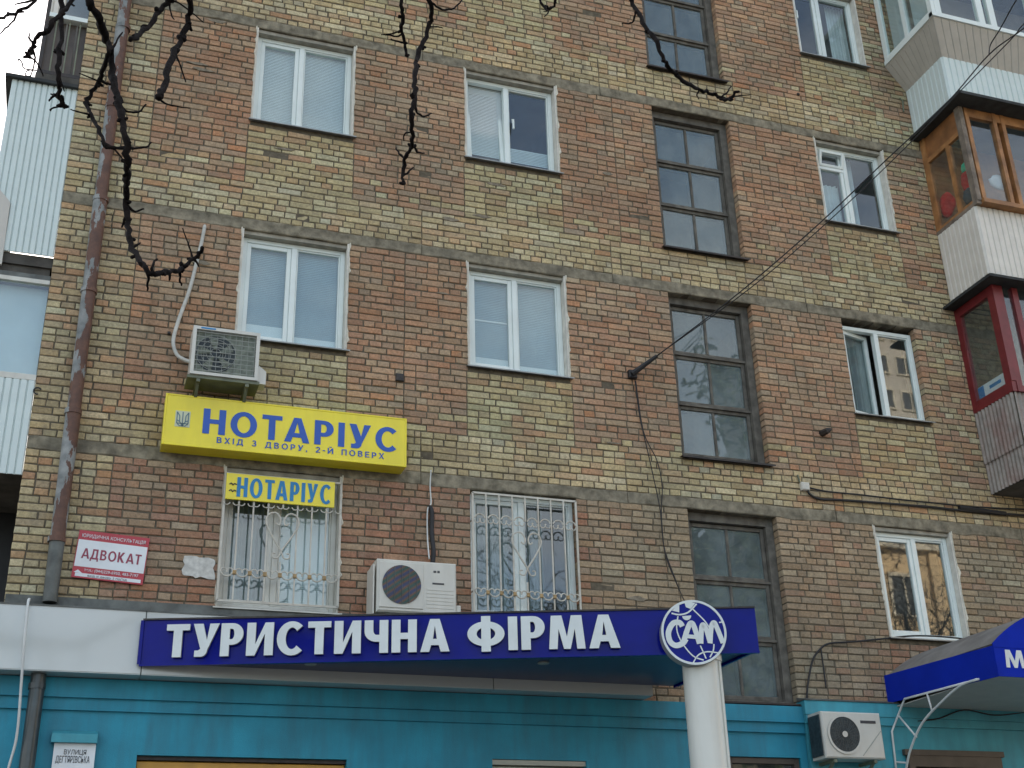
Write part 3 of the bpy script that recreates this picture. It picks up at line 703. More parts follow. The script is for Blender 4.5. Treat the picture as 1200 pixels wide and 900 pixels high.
# the tall stair windows: weathered wood, three tiers of two panes
def stair_window(r, label):
    x0, x1, z0, z1 = OPEN[('S', r)]; yo = .10; yi = .27
    m = MB(); fw = .065
    m.box(x0+.004, x0+fw, yo, yi, z0, z1-.003); m.box(x1-.10, x1-.004, yo, yi, z0, z1-.003)
    m.box(x0+fw, x1-.10, yo+.002, yi, z0, z0+.05); m.box(x0+fw, x1-.10, yo+.002, yi, z1-.10, z1-.004)
    w = m.build('stair_window', 'old_wood', bld); w['label'] = label
    a, b, lo, hi = x0+fw, x1-.10, z0+.05, z1-.10; H = (hi-lo)/3
    for k in range(3):
        l, h = lo+k*H, lo+(k+1)*H
        s = MB(); rect_frame(s, a+.004, b-.004, l+.010, h-.010, yo+.055, yo+.10, .045)
        if k: s.box(a, b, yo+.03, yo+.055, l-.012, l+.016)
        xm = (a+b)/2+rnd.uniform(-.01, .01); s.cbox(xm-.017, xm+.017, yo+.06, yo+.097, l+.056, h-.056)
        s.build('sash', 'old_wood', w)
        for p, q in ((a+.045, xm-.014), (xm+.014, b-.045)):
            g = MB(); g.box(p, q, yo+.076, yo+.080, l+.05, h-.05)
            ang = Matrix.Rotation(rnd.uniform(-.012, .012), 4, 'Z') @ Matrix.Rotation(rnd.uniform(-.012, .012), 4, 'X'); cc = Vector(((p+q)/2, yo+.078, (l+h)/2))
            g.v = [tuple(ang @ (Vector(v)-cc)+cc) for v in g.v]
            g.build('pane', 'old_glass', w)
        s = MB(); rect_frame(s, a+.01, b-.01, l+.02, h-.02, yi-.06, yi-.02, .04); s.cbox((a+b)/2-.015, (a+b)/2+.015, yi-.058, yi-.02, l+.06, h-.06)
        s.build('inner_sash', 'old_wood', w)
    m = MB(); m.prism([(x0-.03,-.075,z0-.045),(x0-.03,-.075,z0-.022),(x0-.03,yo+.01,z0+.008),(x0-.03,yo+.01,z0-.004),(x0-.03,-.065,z0-.030)], (x1-x0+.06,0,0)); m.build('sill', 'dark_metal', w)
    room_box(x0, x1, z0, z1, w, 'stair_room' if r else 'room', y0=.345)
for r, l in ((3, 'tall grey wooden stair window above all the others'), (2, 'tall grey wooden stair window reflecting pale sky'), (1, 'tall grey wooden stair window crossed by the overhead cable'), (0, 'dark grey wooden stair window partly behind the blue canopy')):
    stair_window(r, l)

# ------------------------------------------------------------------ balconies on the right
def boards(a, b, n, z0a, z1a, z0b, z1b, out, mat, parent, th=.014, gap=.005, name='cladding_board'):
    a, b = Vector(a), Vector(b); out = Vector(out); me = []
    for i in range(n):
        t0, t1 = i/n, (i+1)/n; p, q = a.lerp(b, t0), a.lerp(b, t1); d = (q-p).normalized()*gap*.5; p = p+d; q = q-d
        za0, za1 = z0a+(z0b-z0a)*t0, z1a+(z1b-z1a)*t0; zb0, zb1 = z0a+(z0b-z0a)*t1, z1a+(z1b-z1a)*t1
        m = MB(); e = (q-p)*.12
        pts = [(p, za0, za1), (p+e+out*th, za0, za1), (q-e+out*th, zb0, zb1), (q, zb0, zb1)]
        vs = [Vector((v.x, v.y, z)) for v, l, h in pts for z in (l, h)]
        m.add(vs, [(0,2,3,1),(2,4,5,3),(4,6,7,5),(1,3,5,7),(6,4,2,0)])
        m.build(name, mat, parent)
    m = MB(); m.add([(a.x-out.x*.001,a.y-out.y*.001,z0a),(b.x-out.x*.001,b.y-out.y*.001,z0b),(b.x-out.x*.001,b.y-out.y*.001,z1b),(a.x-out.x*.001,a.y-out.y*.001,z1a)], [(0,1,2,3)])
    m.build('cladding_back', mat, parent)
XE = 9.85
# white glazed balcony, its glazing standing out over the parapet
m = MB(); m.box(6.76, XE, -.82, 0, 12.20, 12.30); balc = m.build('balcony', 'slab', bld); balc['label'] = 'white glazed balcony with outward glazing over a boarded parapet'
boards((6.75,0,0), (6.75,-.835,0), 9, 12.20, 13.0, 12.20, 13.0, (-1,0,0), 'clad_white', balc)
boards((6.75,-.835,0), (XE,-.835,0), 31, 12.20, 13.0, 12.20, 13.0, (0,-1,0), 'clad_white', balc)
m = MB()
for i in range(10):     # sloping boarded underside, side and front
    t0, t1 = i/10, (i+1)/10-.004
    A = lambda t: Vector((6.456, -1.14*t, 13.40)); B = lambda t: Vector((6.75, -.835*t, 13.0))
    m.add([A(t0), B(t0), B(t1), A(t1)], [(0,1,2,3)])
m.build('side_soffit', 'soffit', balc)
for i in range(26):
    m = MB(); A = lambda t: Vector((6.456+(XE-6.456)*t, -1.14, 13.40)); B = lambda t: Vector((6.75+(XE-6.75)*t, -.835, 13.0))
    n = Vector((0, -.2, -.15)).normalized()*.006
    t0, t1 = i/26, (i+1)/26-.0012; e = .004
    m.add([A(t0), B(t0), B(t1), A(t1), A(t0+e)+n, B(t0+e)+n, B(t1-e)+n, A(t1-e)+n], [(4,5,6,7),(0,1,5,4),(3,2,6,7)]); m.build('soffit_board', 'soffit', balc)
m = MB(); m.box(6.44, 6.50, -1.16, -.02, 13.40, 13.47); m.box(6.44, XE, -1.165, -1.09, 13.402, 13.472)
m.build('ledge', 'pvc', balc)
m = MB()
for y0, y1 in ((-.10,-.02), (-.60,-.53), (-1.15,-1.07)): m.box(6.455, 6.515, y0, y1, 13.472, 15.0)
m.box(6.46, 6.51, -1.07, -.10, 14.9, 15.0); m.box(6.46, 6.51, -1.07, -.1, 13.472, 13.53)
for x in (6.52, 7.26, 7.46, 8.2, 9.0, 9.7): m.box(x, x+.10, -1.15, -1.08, 13.474, 15.0)
m.box(6.62, XE, -1.145, -1.085, 14.92, 15.0)
m.build('glazing_frame', 'pvc', balc)
for y0, y1 in ((-.53,-.10), (-1.07,-.60)):
    m = MB(); m.box(6.480, 6.486, y0, y1, 13.53, 14.9); m.build('pane', 'glass', balc)
    m = MB(); m.v = []; slats(0, 1, 13.53, 14.9, 0).v
    s = slats(y0, y1, 13.5, 14.9, 6.60); s.v = [(v[1], v[0], v[2]) for v in s.v]; s.build('blind', 'blind', balc)
for a, b in ((6.62,7.26), (7.36,7.46), (7.56,8.2), (8.3,9.0), (9.1,9.7)):
    m = MB(); m.box(a, b, -1.122, -1.116, 13.474, 14.92); m.build('pane', 'glass', balc)
m = MB(); m.box(6.60, XE, -1.0, -.02, 15.0, 15.1); m.build('top_slab', 'slab', balc)
m = MB(); m.box(6.9, XE, -.06, -.03, 13.0, 15.0); m.build('back_panel', 'room', balc)
# wooden glazed balcony
m = MB(); m.box(6.83, XE, -.79, 0, 9.50, 9.62); balc = m.build('balcony', 'slab', bld); balc['label'] = 'brown wooden glazed balcony with beige boarded parapet'
boards((6.815,0,0), (6.815,-.80,0), 9, 9.55, 10.57, 9.55, 10.57, (-1,0,0), 'clad_beige', balc)
boards((6.815,-.80,0), (XE,-.80,0), 34, 9.55, 10.57, 9.55, 10.57, (0,-1,0), 'clad_beige', balc)
m = MB(); m.box(6.65, XE+.1, -1.135, 0, 12.145, 12.19); m.build('canopy', 'roof_felt', balc)
m = MB(); m.box(6.80, 6.87, -.87, 0, 10.575, 10.625); m.build('side_rail', 'grey_wood', balc)
m = MB(); m.box(6.87, XE, -.93, -.80, 10.578, 10.64); m.build('front_rail', 'wood', balc)
m = MB(); m.box(6.805, 6.865, -.10, 0, 10.626, 12.14); m.box(6.806, 6.864, -.55, -.485, 10.626, 11.72); m.box(6.808, 6.862, -.78, -.10, 11.72, 11.79)
m.box(6.81, 6.86, -.78, -.10, 10.626, 10.67); m.build('side_frame', 'wood', balc)
m = MB(); m.box(6.805, 6.875, -.88, -.78, 10.626, 12.14); m.build('corner_post', 'grey_wood', balc)
m = MB(); m.box(6.83, 6.842, -.78, -.10, 11.79, 12.14); m.build('upper_panel', 'wood_panel', balc)
m = MB()
for x in (6.90, 7.36, 7.50, 7.98, 8.6, 9.2, 9.75): m.box(x, x+.06, -.88, -.80, 10.641, 12.14)
m.box(6.96, XE, -.872, -.81, 12.0, 12.14); m.build('front_frame', 'wood', balc)
for a, b in ((6.96,7.36), (7.56,7.98), (8.04,8.6), (8.66,9.2)):
    m = MB(); m.box(a, b, -.842, -.836, 10.641, 12.0); m.build('pane', 'glass', balc)
for a, b in ((-.485,-.10), (-.78,-.55)):
    m = MB(); m.box(6.832, 6.838, a, b, 10.67, 11.72); m.build('pane', 'glass', balc)
m = MB(); m.box(6.9, XE, -.04, -.015, 9.62, 12.14); m.build('back_panel', 'wood_panel', balc)
# dark red glazed balcony with corrugated sheets
m = MB(); m.box(6.88, XE, -.72, 0, 6.80, 6.90); balc = m.build('balcony', 'slab', bld); balc['label'] = 'dark red glazed balcony with rusty corrugated parapet'
def corr(a, b, z0, z1, out, parent, waves):
    a, b, out = Vector(a), Vector(b), Vector(out); n = waves*6; vs = []
    for i in range(n+1):
        p = a.lerp(b, i/n)+out*(.011*math.sin(i/n*waves*2*math.pi)); vs += [(p.x, p.y, z0), (p.x, p.y, z1)]
    m = MB(); m.add(vs, [(2*i, 2*i+2, 2*i+3, 2*i+1) for i in range(n)]); return m.build('corrugated_sheet', 'corrugated', parent, smooth=True)
corr((6.855,0,0), (6.855,-.74,0), 6.80, 7.26, (-1,0,0), balc, 11); corr((6.838,0,0), (6.838,-.75,0), 7.20, 7.90, (-1,0,0), balc, 11)
corr((6.86,-.745,0), (XE,-.745,0), 6.80, 7.90, (0,-1,0), balc, 44)
m = MB(); m.box(6.664, XE+.1, -.965, 0, 9.405, 9.44); m.build('canopy', 'roof_felt', balc)
m = MB(); m.box(6.83, 6.90, -.095, 0, 7.90, 9.40); m.box(6.831, 6.899, -.77, -.095, 7.90, 8.04); m.box(6.83, 6.90, -.78, -.66, 8.041, 9.40); m.box(6.832, 6.898, -.66, -.095, 9.28, 9.40)
m.build('side_frame', 'oxblood', balc)
m = MB(); m.box(6.901, XE, -.78, -.70, 7.90, 7.98)
for x in (6.901, 7.14, 7.62, 8.3, 9.0): m.box(x, x+.085, -.778, -.70, 7.981, 9.40)
m.build('front_frame', 'oxblood', balc)
m = MB(); m.box(6.862, 6.868, -.66, -.095, 8.04, 9.28); m.build('pane', 'glass', balc)
for a, b in ((6.986,7.14), (7.225,7.62), (7.705,8.3), (8.385,9.0)):
    m = MB(); m.box(a, b, -.745, -.739, 7.98, 9.40); m.build('pane', 'glass', balc)
m = MB(); m.box(6.92, XE, -.03, -.012, 6.9, 9.40); m.build('back_panel', 'mortar', balc)
m = MB(); m.box(6.875, 6.881, -.66, -.115, 8.05, 8.22); pl = m.build('placard', 'white_sign', balc); pl['label'] = 'white and blue placard behind the glass'
m = MB(); m.box(6.872, 6.8745, -.225, -.115, 8.055, 8.215); m.box(6.872, 6.8745, -.55, -.33, 8.12, 8.165); m.build('placard_print', 'cyan_print', balc)
# clothes behind the wooden frames
def blob(name, c, sx, sy, sz, mat, label, cat, seed, parent=None):
    q = random.Random(seed); m = MB(); n, k = 14, 9; vs = []
    for i in range(k+1):
        th = math.pi*i/k
        for j in range(n):
            a = 2*math.pi*j/n; w = 1+.16*math.sin(3*a+i)+q.uniform(-.08, .08)
            vs.append((c[0]+sx*math.sin(th)*math.cos(a)*w, c[1]+sy*math.sin(th)*math.sin(a)*w, c[2]+sz*math.cos(th)))
    m.add(vs, [(i*n+j, (i+1)*n+j, (i+1)*n+(j+1) % n, i*n+(j+1) % n) for i in range(k) for j in range(n)])
    o = m.build(name, mat, parent, smooth=True); return tag(o, label, cat) if label else o
ct, cb, cs = UX(1133,196,6.93), UX(1134,212,6.93), UX(1136,230,6.93)
jk = thing('jacket', 'red jacket topped with a green cap behind the wooden balcony frame', 'jacket', cs)
blob('jacket_body', cb, .075, .11, .16, 'red_cloth', None, None, 3, jk); blob('jacket_lining', cs, .075, .10, .13, 'slate_cloth', None, None, 4, jk)
blob('cap', ct, .07, .10, .085, 'green_cloth', None, None, 5, jk)
blob('cloth_bundle', UX(1110,240,6.93), .06, .15, .19, 'red_cloth', 'red cloth bundle behind the side glass of the wooden balcony', 'cloth', 8)
blob('white_cloth', U(1171,214,-.74), .15, .04, .12, 'white_cloth', 'white cloth heaped behind the front glass of the wooden balcony', 'cloth', 9)

# ------------------------------------------------------------------ balconies at the left end
XW = -4.4705
m = MB(); m.box(-5.15, XW, .03, 2.6, 8.25, 8.37); balc = m.build('balcony', 'slab', bld); balc['label'] = 'end balcony fully boarded in white panels'
boards((-5.15,.01,0), (XW,.01,0), 11, 8.37, 10.49, 8.37, 10.49, (0,-1,0), 'clad_white', balc)
m = MB(); m.box(-5.148, -5.12, .03, 2.6, 8.37, 10.49); m.build('outer_side', 'clad_white', balc)
m = MB(); m.box(-5.22, XW-.002, -.05, 2.7, 10.49, 10.53); m.build('cap', 'roof_felt', balc)
m = MB(); m.prism([(-4.95,-.03,8.19),(-4.965,-.03,8.93),(-5.25,-.03,9.25),(-5.25,-.03,8.19)], (0,.035,0)); m.build('side_board', 'soffit', balc)
m = MB(); m.box(-5.6, XW-.002, .0, 2.6, 8.085, 8.14); balc = m.build('balcony', 'flashing', bld); balc['label'] = 'end balcony with large pale glass over white boards'
m = MB(); m.box(-5.4, XW-.02, .06, 2.5, 8.14, 8.25); m.build('slab', 'slab', balc)
m = MB(); m.box(-5.6, XW-.002, -.01, .06, 6.96, 7.02); m.box(-5.6, XW-.002, -.005, .055, 8.04, 8.085); m.box(-5.6, -5.54, .0, .05, 7.02, 8.04); m.build('glazing_frame', 'pvc_old', balc)
m = MB(); m.box(-5.54, XW-.004, .02, .026, 7.02, 8.04); m.build('pane', 'glass', balc)
s = slats(-5.5, XW-.01, 7.03, 8.04, .12); s.build('blind', 'blind', balc)
boards((-5.6,.0,0), (XW,.0,0), 16, 5.97, 6.955, 5.97, 6.955, (0,-1,0), 'clad_white', balc)
m = MB(); m.box(-5.6, XW-.01, .04, 2.5, 5.98, 6.08); m.build('floor_slab', 'slab', balc)
m = MB(); m.box(-5.6, -5.55, .06, 2.5, 6.0, 8.08); m.build('outer_side', 'clad_white', balc)
m = MB(); m.tube([U(44,458,-.03)+Vector((.035*math.cos(a*.5), 0, .035*math.sin(a*.5))) for a in range(1, 11)], .008, 6); m.build('hook_ring', 'black', balc)
m = MB(); m.box(-4.93, XW-.002, .0, 2.5, 10.535, 10.64); balc = m.build('balcony', 'slab', bld); balc['label'] = 'end balcony with thin upright bars and a white window above'
m = MB(); m.box(-4.92, -4.88, .0, .04, 10.64, 12.4); m.box(-4.88, XW-.004, .003, .04, 10.645, 10.69); m.build('railing_frame', 'dark_metal', balc)
for x in (-4.80, -4.66, -4.55):
    m = MB(); m.box(x, x+.014, .01, .025, 10.69, 11.43); m.build('bar', 'bracket', balc)
for x in (-4.86, -4.75, -4.64, -4.53):
    m = MB(); m.box(x-.04, x+.055, .07, .085, 10.66, 11.42); m.build('board', 'door_brown', balc)
m = MB(); m.box(-4.88, XW-.003, -.02, .08, 11.42, 11.475); m.build('ledge', 'pvc', balc)
m = MB(); m.box(-4.72, XW-.004, .01, .016, 11.475, 12.6); m.build('pane', 'glass', balc)
boards((-4.92,.02,0), (-4.73,.02,0), 3, 11.475, 12.7, 11.475, 12.7, (0,-1,0), 'clad_beige', balc)
m = MB(); m.box(-4.93, XW-.01, .45, .5, 10.64, 12.7); m.build('back_panel', 'room', balc)
m = MB(); m.tube(smooth_path([U(46,83,.02), U(38,82,.02), U(28,80,.02), U(26,74,.02), U(22,69,.02), U(21,73,.02)]), .008, 6); m.tube(smooth_path([U(40,82,.02), U(32,83,.02), U(30,88,.02), U(35,89,.02), U(37,86,.02)]), .007, 6); m.build('iron_scroll', 'black', balc)
m = MB(); m.box(-5.6, XW-.003, 1.2, 1.3, 0, 5.97); m.build('end_shade_sheet', 'black', bld)  # black sheet standing in for the shade in the open end bay

# ------------------------------------------------------------------ ground floor shopfront
shop = MB(); YS = -.05
HOLES = [(-3.175, -1.267, 2.0, 3.405), (.176, 1.17, 1.0, 3.442), (2.763, 3.633, 1.0, 3.525)]
def pierced(m, x0, x1, z0, z1, y, holes, depth):
    xs = sorted({x0, x1}|{v for h in holes for v in h[:2]}); zs = sorted({z0, z1}|{v for h in holes for v in h[2:]})
    for i in range(len(xs)-1):
        for k in range(len(zs)-1):
            cx, cz = (xs[i]+xs[i+1])/2, (zs[k]+zs[k+1])/2
            if any(h[0] < cx < h[1] and h[2] < cz < h[3] for h in holes): continue
            m.add([(xs[i],y,zs[k]),(xs[i+1],y,zs[k]),(xs[i+1],y,zs[k+1]),(xs[i],y,zs[k+1])], [(0,1,2,3)])
    for a, b, c, d in holes:
        for q in (((a,c),(a,d)), ((b,d),(b,c)), ((b,c),(a,c)), ((a,d),(b,d))):
            m.add([(q[0][0],y,q[0][1]),(q[1][0],y,q[1][1]),(q[1][0],y+depth,q[1][1]),(q[0][0],y+depth,q[0][1])], [(0,1,2,3)])
pierced(shop, -5.4, 3.72, 0, 3.78, YS, HOLES, .14)
sw = shop.build('shopfront_wall', 'turquoise', bld)
m = MB(); m.box(-5.4, 3.72, YS-.012, .02, 3.78, 3.888); m.build('moulding', 'turquoise', sw)
m = MB(); m.box(-5.4, 3.722, YS-.03, .02, 3.889, 4.06); m.build('moulding', 'turquoise', sw)
m = MB(); m.box(-5.402, 3.722, YS-.034, .0, 3.776, 3.782); m.box(-5.402, 3.722, YS-.046, .0, 3.886, 3.890); m.build('moulding_lip', 'turquoise', sw)
m = MB(); pierced(m, 3.723, 16, 0, 3.88, -.10, [(4.92, 6.15, 0, 3.57)], .2); m.add([(3.723,-.10,0),(3.723,-.10,4.11),(3.723,.02,4.11),(3.723,.02,0)], [(0,1,2,3)]); m.build('pilaster_wall', 'turq_light', sw)
m = MB(); m.box(3.715, 16, -.125, .03, 3.881, 3.97); m.build('moulding', 'turq_light', sw)
m = MB(); m.box(3.71, 16, -.135, .03, 3.972, 4.12); m.build('cornice', 'turq_light', sw)
m = MB(); m.box(2.45, 3.70, -.075, .06, 4.062, 4.09); m.build('ledge', 'dark_metal', sw)
m = MB(); m.prism([(3.70,-.15,4.122),(3.70,-.15,4.13),(3.70,.0,4.17),(3.70,.0,4.122)], (12.3,0,0)); m.build('ledge', 'flashing', sw)
# shutters and openings along the bottom
m = MB(); x0, x1, z0, z1 = HOLES[0]; m.box(x0+.003, x1-.003, -.005, .085, z1-.035, z1-.004); f = m.build('roller_shutter', 'dark_metal', sw); f['label'] = 'ochre yellow roller shutter'
for k in range(14):
    m = MB(); a = z1-.04-(k+1)*.09; m.cbox(x0+.004, x1-.004, .02, .05, a, a+.087, .008); m.build('slat', 'ochre', sw)
m = MB(); x0, x1, z0, z1 = HOLES[1]
m.box(x0+.003, x1-.003, -.03, .085, z1-.05, z1-.004); m.build('shutter_box', 'shutter', sw)
for k in range(20):
    m = MB(); a = z1-.055-(k+1)*.07; m.cbox(x0+.004, x1-.004, .02, .05, a, a+.067, .008); m.build('slat', 'shutter', sw)
x0, x1, z0, z1 = HOLES[2]; m = MB(); rect_frame(m, x0+.003, x1-.003, z0, z1-.004, -.02, .06, .06); m.build('shop_window_frame', 'door_brown', sw)
m = MB(); m.box(x0+.06, x1-.06, .02, .026, z0+.06, z1-.064); m.build('shop_pane', 'glass', sw)
m = MB(); m.box(x0-.1, x1+.1, .3, .31, z0-.1, z1+.1); m.build('shop_interior', 'room', sw)
m = MB(); m.box(4.88, 6.19, -.16, -.11, 3.57, 3.63); m.box(4.92, 5.0, -.15, -.02, 0, 3.57); m.box(6.07, 6.15, -.15, -.02, 0, 3.57); m.box(5.0, 6.07, -.15, -.02, 3.45, 3.569); d = m.build('door_frame', 'door_brown', sw)
m = MB(); m.box(5.0, 6.07, -.04, .0, 0, 3.35); m.build('door', 'door_brown', sw)
m = MB(); m.box(5.25, 5.95, -.12, -.05, 3.36, 3.44); m.build('transom', 'shutter', sw)
# white panelled fascia
fas = MB(); fas.box(-5.4, 1.84, -.285, .0, 4.085, 4.64); fascia = thing('shop_fascia', 'glossy white panelled fascia above the turquoise shop wall', 'fascia', (-1.8, -.15, 4.07))
fas.build('core', 'flashing', fascia)
px_j = [-5.4, -3.222, .12, 1.842]
for i in range(3):
    m = MB(); m.cbox(px_j[i]+.004, px_j[i+1]-.004, -.302, -.286, 4.072, 4.648, .003); m.build('panel', 'fascia', fascia)
    m = MB(); m.box(px_j[i]+.004, px_j[i+1]-.004, -.296, -.052, 4.066, 4.084); m.build('soffit_panel', 'fascia', fascia)
m = MB(); m.prism([(-5.4,-.31,4.642),(-5.4,-.31,4.656),(-5.4,-.004,4.735),(-5.4,-.004,4.71)], (7.25,0,0)); m.build('flashing', 'flashing', fascia)

m = MB(); m.box(-4.462, -.15, -.035, -.007, 4.60, 4.805); m.build('wall_flashing', 'flashing', fascia)
# ------------------------------------------------------------------ blue canopy
can = thing('blue_canopy', 'wedge-shaped glossy navy canopy with raised white letters over the shop entrance', 'canopy', (0, -.7, 4.14))
PL, PR = Vector((-3.245, -.345, 0)), Vector((2.10, -2.05, 0)); du = (PR-PL).normalized(); dn = Vector((du.y, -du.x, 0))
if dn.y > 0: dn = -dn
Z0, Z1 = 4.150, 4.548
def pz(p, z): return Vector((p.x, p.y, z))
m = MB(); m.prism([pz(PL,Z0),pz(PR,Z0),pz(PR,Z1),pz(PL,Z1)], -dn*.03); face = m.build('front_panel', 'navy', can)
e = PR-dn*.03
m = MB(); m.box(2.07, 2.098, -2.01, -.31, Z0, Z1); m.build('side_panel', 'navy', can)
m = MB(); m.prism([(PL.x+.02,-.31,Z0+.02),(PL.x+.02,PL.y+.02,Z0+.02),(2.06,-2.0,Z0+.02),(2.06,-.31,Z0+.02)], (0,0,.03)); m.build('soffit', 'navy_soffit', can)
m = MB(); m.prism([(PL.x+.02,-.31,Z1-.06),(PL.x+.02,PL.y+.02,Z1-.06),(2.06,-2.0,Z1-.06),(2.06,-.31,Z1-.06)], (0,0,.03)); m.build('roof_sheet', 'flashing', can)
m = MB(); m.bar(pz(PL,Z1+.008)-dn*.01, pz(PR,Z1+.008)-dn*.01, .016, .05); m.bar((2.085,-2.04,Z1+.008), (2.085,-.31,Z1+.008), .016, .03, (1,0,0)); m.build('top_trim', 'dark_metal', can)
m = MB(); m.bar(pz(PL,Z0-.010)-dn*.005, pz(PR,Z0-.010)-dn*.005, .02, .045); m.build('bottom_trim', 'navy', can)
m = MB(); m.bar(pz(PL,Z0)+dn*.004-du*.004, pz(PL,Z1)+dn*.004-du*.004, .02, .03, du); m.build('end_trim', 'navy', can)
for x, y in ((-1.75,-.62), (.35,-1.1)):
    m = MB(); m.disc((x,y,Z0+.018), .055, (0,0,-1), .012, 20); m.build('downlight', 'ac_grille', can)
def on_sign(px, py, off=.0):
    d = ray(px, py); n = dn; p0 = PL+dn*off
    return CAM+d*((p0-CAM).dot(n)/d.dot(n))
la, lb = on_sign(194, 772), on_sign(527, 768); hh = .335
sign_text('letter', 'ТУРИСТИЧНА', pz(la+dn*.012, 4.196), du, (0,0,1), (lb-la).length, .300, 'letter_white', can, .25, .19, .10, .035, True)
la, lb = on_sign(548, 768), on_sign(727, 765)
sign_text('letter', 'ФІРМА', pz(la+dn*.012, 4.196), du, (0,0,1), (lb-la).length, .308, 'letter_white', can, .25, .19, .10, .035, True)
# white column
cc = Vector((1.63, -1.80, 0)); m = MB(); n = 28
m.tube([(cc.x,cc.y,0), (cc.x,cc.y,2), (cc.x,cc.y,4.145)], .178, n); colm = thing('column', 'round white metal column under the navy canopy', 'column', (cc.x, cc.y, 0))
m.build('shaft', 'column', colm, smooth=True, angle=50)
m = MB(); m.ring((cc.x,cc.y,4.07), .1785, .19, (0,0,1), .06, 28); m.build('collar', 'column', colm)
m = MB(); m.bar((cc.x+.10,cc.y-.158,0), (cc.x+.10,cc.y-.158,4.06), .02, .012); m.build('seam_strip', 'column', colm)
# round logo
lc = on_sign(813, 741, .14); rr = .296
logo = thing('round_logo_sign', 'round navy logo sign with white globe lines on the column', 'sign', lc)
m = MB(); m.disc(lc, rr, -dn, .125, 56); m.build('drum', 'letter_side', logo, smooth=True, angle=50)
m = MB(); m.disc(lc+dn*.006, rr-.018, -dn, .005, 56); m.build('face', 'navy', logo)
m = MB(); m.ring(lc+dn*.001, rr-.020, rr, dn, .010, 56); m.build('rim', 'letter_white', logo)
def lp(a, b, off=.0105): return lc+du*(a*rr)+Vector((0,0,1))*(b*rr)+dn*off
def strip(pts, w, parent, mat='letter_white', name='globe_line', off=.010):
    q = smooth_path([Vector((a, b, 0)) for a, b in pts], 5); m = MB(); vs = []
    for i, p in enumerate(q):
        t = (q[min(i+1, len(q)-1)]-q[max(i-1, 0)]).normalized(); s = Vector((-t.y, t.x, 0))*w/2
        vs += [lp(p.x-s.x, p.y-s.y, off), lp(p.x+s.x, p.y+s.y, off)]
    m.add(vs, [(2*i, 2*i+1, 2*i+3, 2*i+2) for i in range(len(q)-1)]); return m.build(name, mat, parent)
strip([(-.45,.50),(-.52,.1),(-.40,-.3),(-.1,-.72),(.22,-.86)], .04, logo)
strip([(.02,.72),(.36,.34),(.52,.05)], .04, logo)
strip([(.16,-.42),(.24,-.64),(.30,-.82)], .04, logo); strip([(.58,-.38),(.54,-.58),(.42,-.78)], .04, logo)
strip([(-.1,-.93),(.08,-.70),(.36,-.61),(.72,-.66)], .04, logo)
strip([(-.64,.60),(-.40,.55),(-.12,.62),(.16,.88)], .05, logo, name='hat_brim')
strip([(.80,.28),(.93,.30)], .04, logo)
m = MB(); m.add([lp(-.62,.68), lp(-.40,.62), lp(-.38,.86), lp(-.46,.82)], [(0,1,2,3)]); m.build('hat_mark', 'letter_white', logo)
m = MB(); m.add([lp(-.18,.78), lp(-.04,.72), lp(.12,.90), lp(-.10,.96), lp(-.22,.94)], [(0,1,2,3,4)]); m.build('hat_mark', 'letter_white', logo)
m = MB(); m.add([lp(-.32+.14+.14*math.cos(math.pi+math.pi*i/10), .50+.14*math.sin(math.pi+math.pi*i/10)+.02*i/10) for i in range(11)], [tuple(range(11))]); m.build('breve', 'letter_white', logo)
strip([(-.34,.18),(-.42,.30),(-.62,.28),(-.78,.02),(-.76,-.26),(-.60,-.40),(-.38,-.34),(-.26,-.20)], .17, logo, name='logo_letter', off=.0125)
strip([(-.34,-.28),(-.16,.16),(-.06,.28),(.02,.16),(.14,-.36)], .16, logo, name='logo_letter', off=.0130); strip([(-.28,-.12),(.08,-.16)], .12, logo, name='logo_letter_bar', off=.0135)
strip([(.18,-.36),(.24,.10),(.30,.22),(.38,.08),(.46,-.30)], .15, logo, name='logo_letter', off=.0140); strip([(.46,-.36),(.54,.12),(.64,.28),(.72,.10),(.86,-.36)], .15, logo, name='logo_letter', off=.0145)

# ------------------------------------------------------------------ drainpipe
dp = thing('drainpipe', 'rusty brown drainpipe with peeling grey paint on the brick wall', 'drainpipe', (-4.09, -.10, 4.78))
zc = [4.76, 5.35, 6.65, 8.0, 9.1, 10.3, 11.4, 13.2]
for i in range(len(zc)-1):
    x = -4.075-.02*i/6; m = MB(); r0 = .068+.003*(i % 2)
    m.tube([(x,-.10,zc[i]-.03), (x-.002,-.10,(zc[i]+zc[i+1])/2), (x-.003,-.10,zc[i+1])], [r0*.97, r0, r0*1.04], 20); m.build('pipe_section', 'rusty_pipe' if i else 'flashing', dp, smooth=True, angle=50)
for z in (5.35, 6.65, 8.0, 9.1, 10.3, 11.4):
    x = -4.085; m = MB(); m.ring((x,-.10,z-.05), .073, .082, (0,0,1), .05, 20); m.build('collar', 'rusty_pipe', dp)
    m = MB(); m.bar((x,-.03,z-.02), (x,.0,z-.02), .02, .02); m.build('clamp', 'dark_metal', dp)
lpz = thing('lower_drainpipe', 'dark slate drainpipe below the white fascia on turquoise wall', 'drainpipe', (-4.10, -.16, 0))
m = MB(); m.tube([(-4.095,-.16,0), (-4.09,-.16,2), (-4.085,-.16,4.062)], .066, 20); m.build('pipe', 'lower_pipe', lpz, smooth=True, angle=50)
m = MB(); m.ring((-4.088,-.16,3.93), .0665, .074, (0,0,1), .05, 20); m.build('collar', 'lower_pipe', lpz)

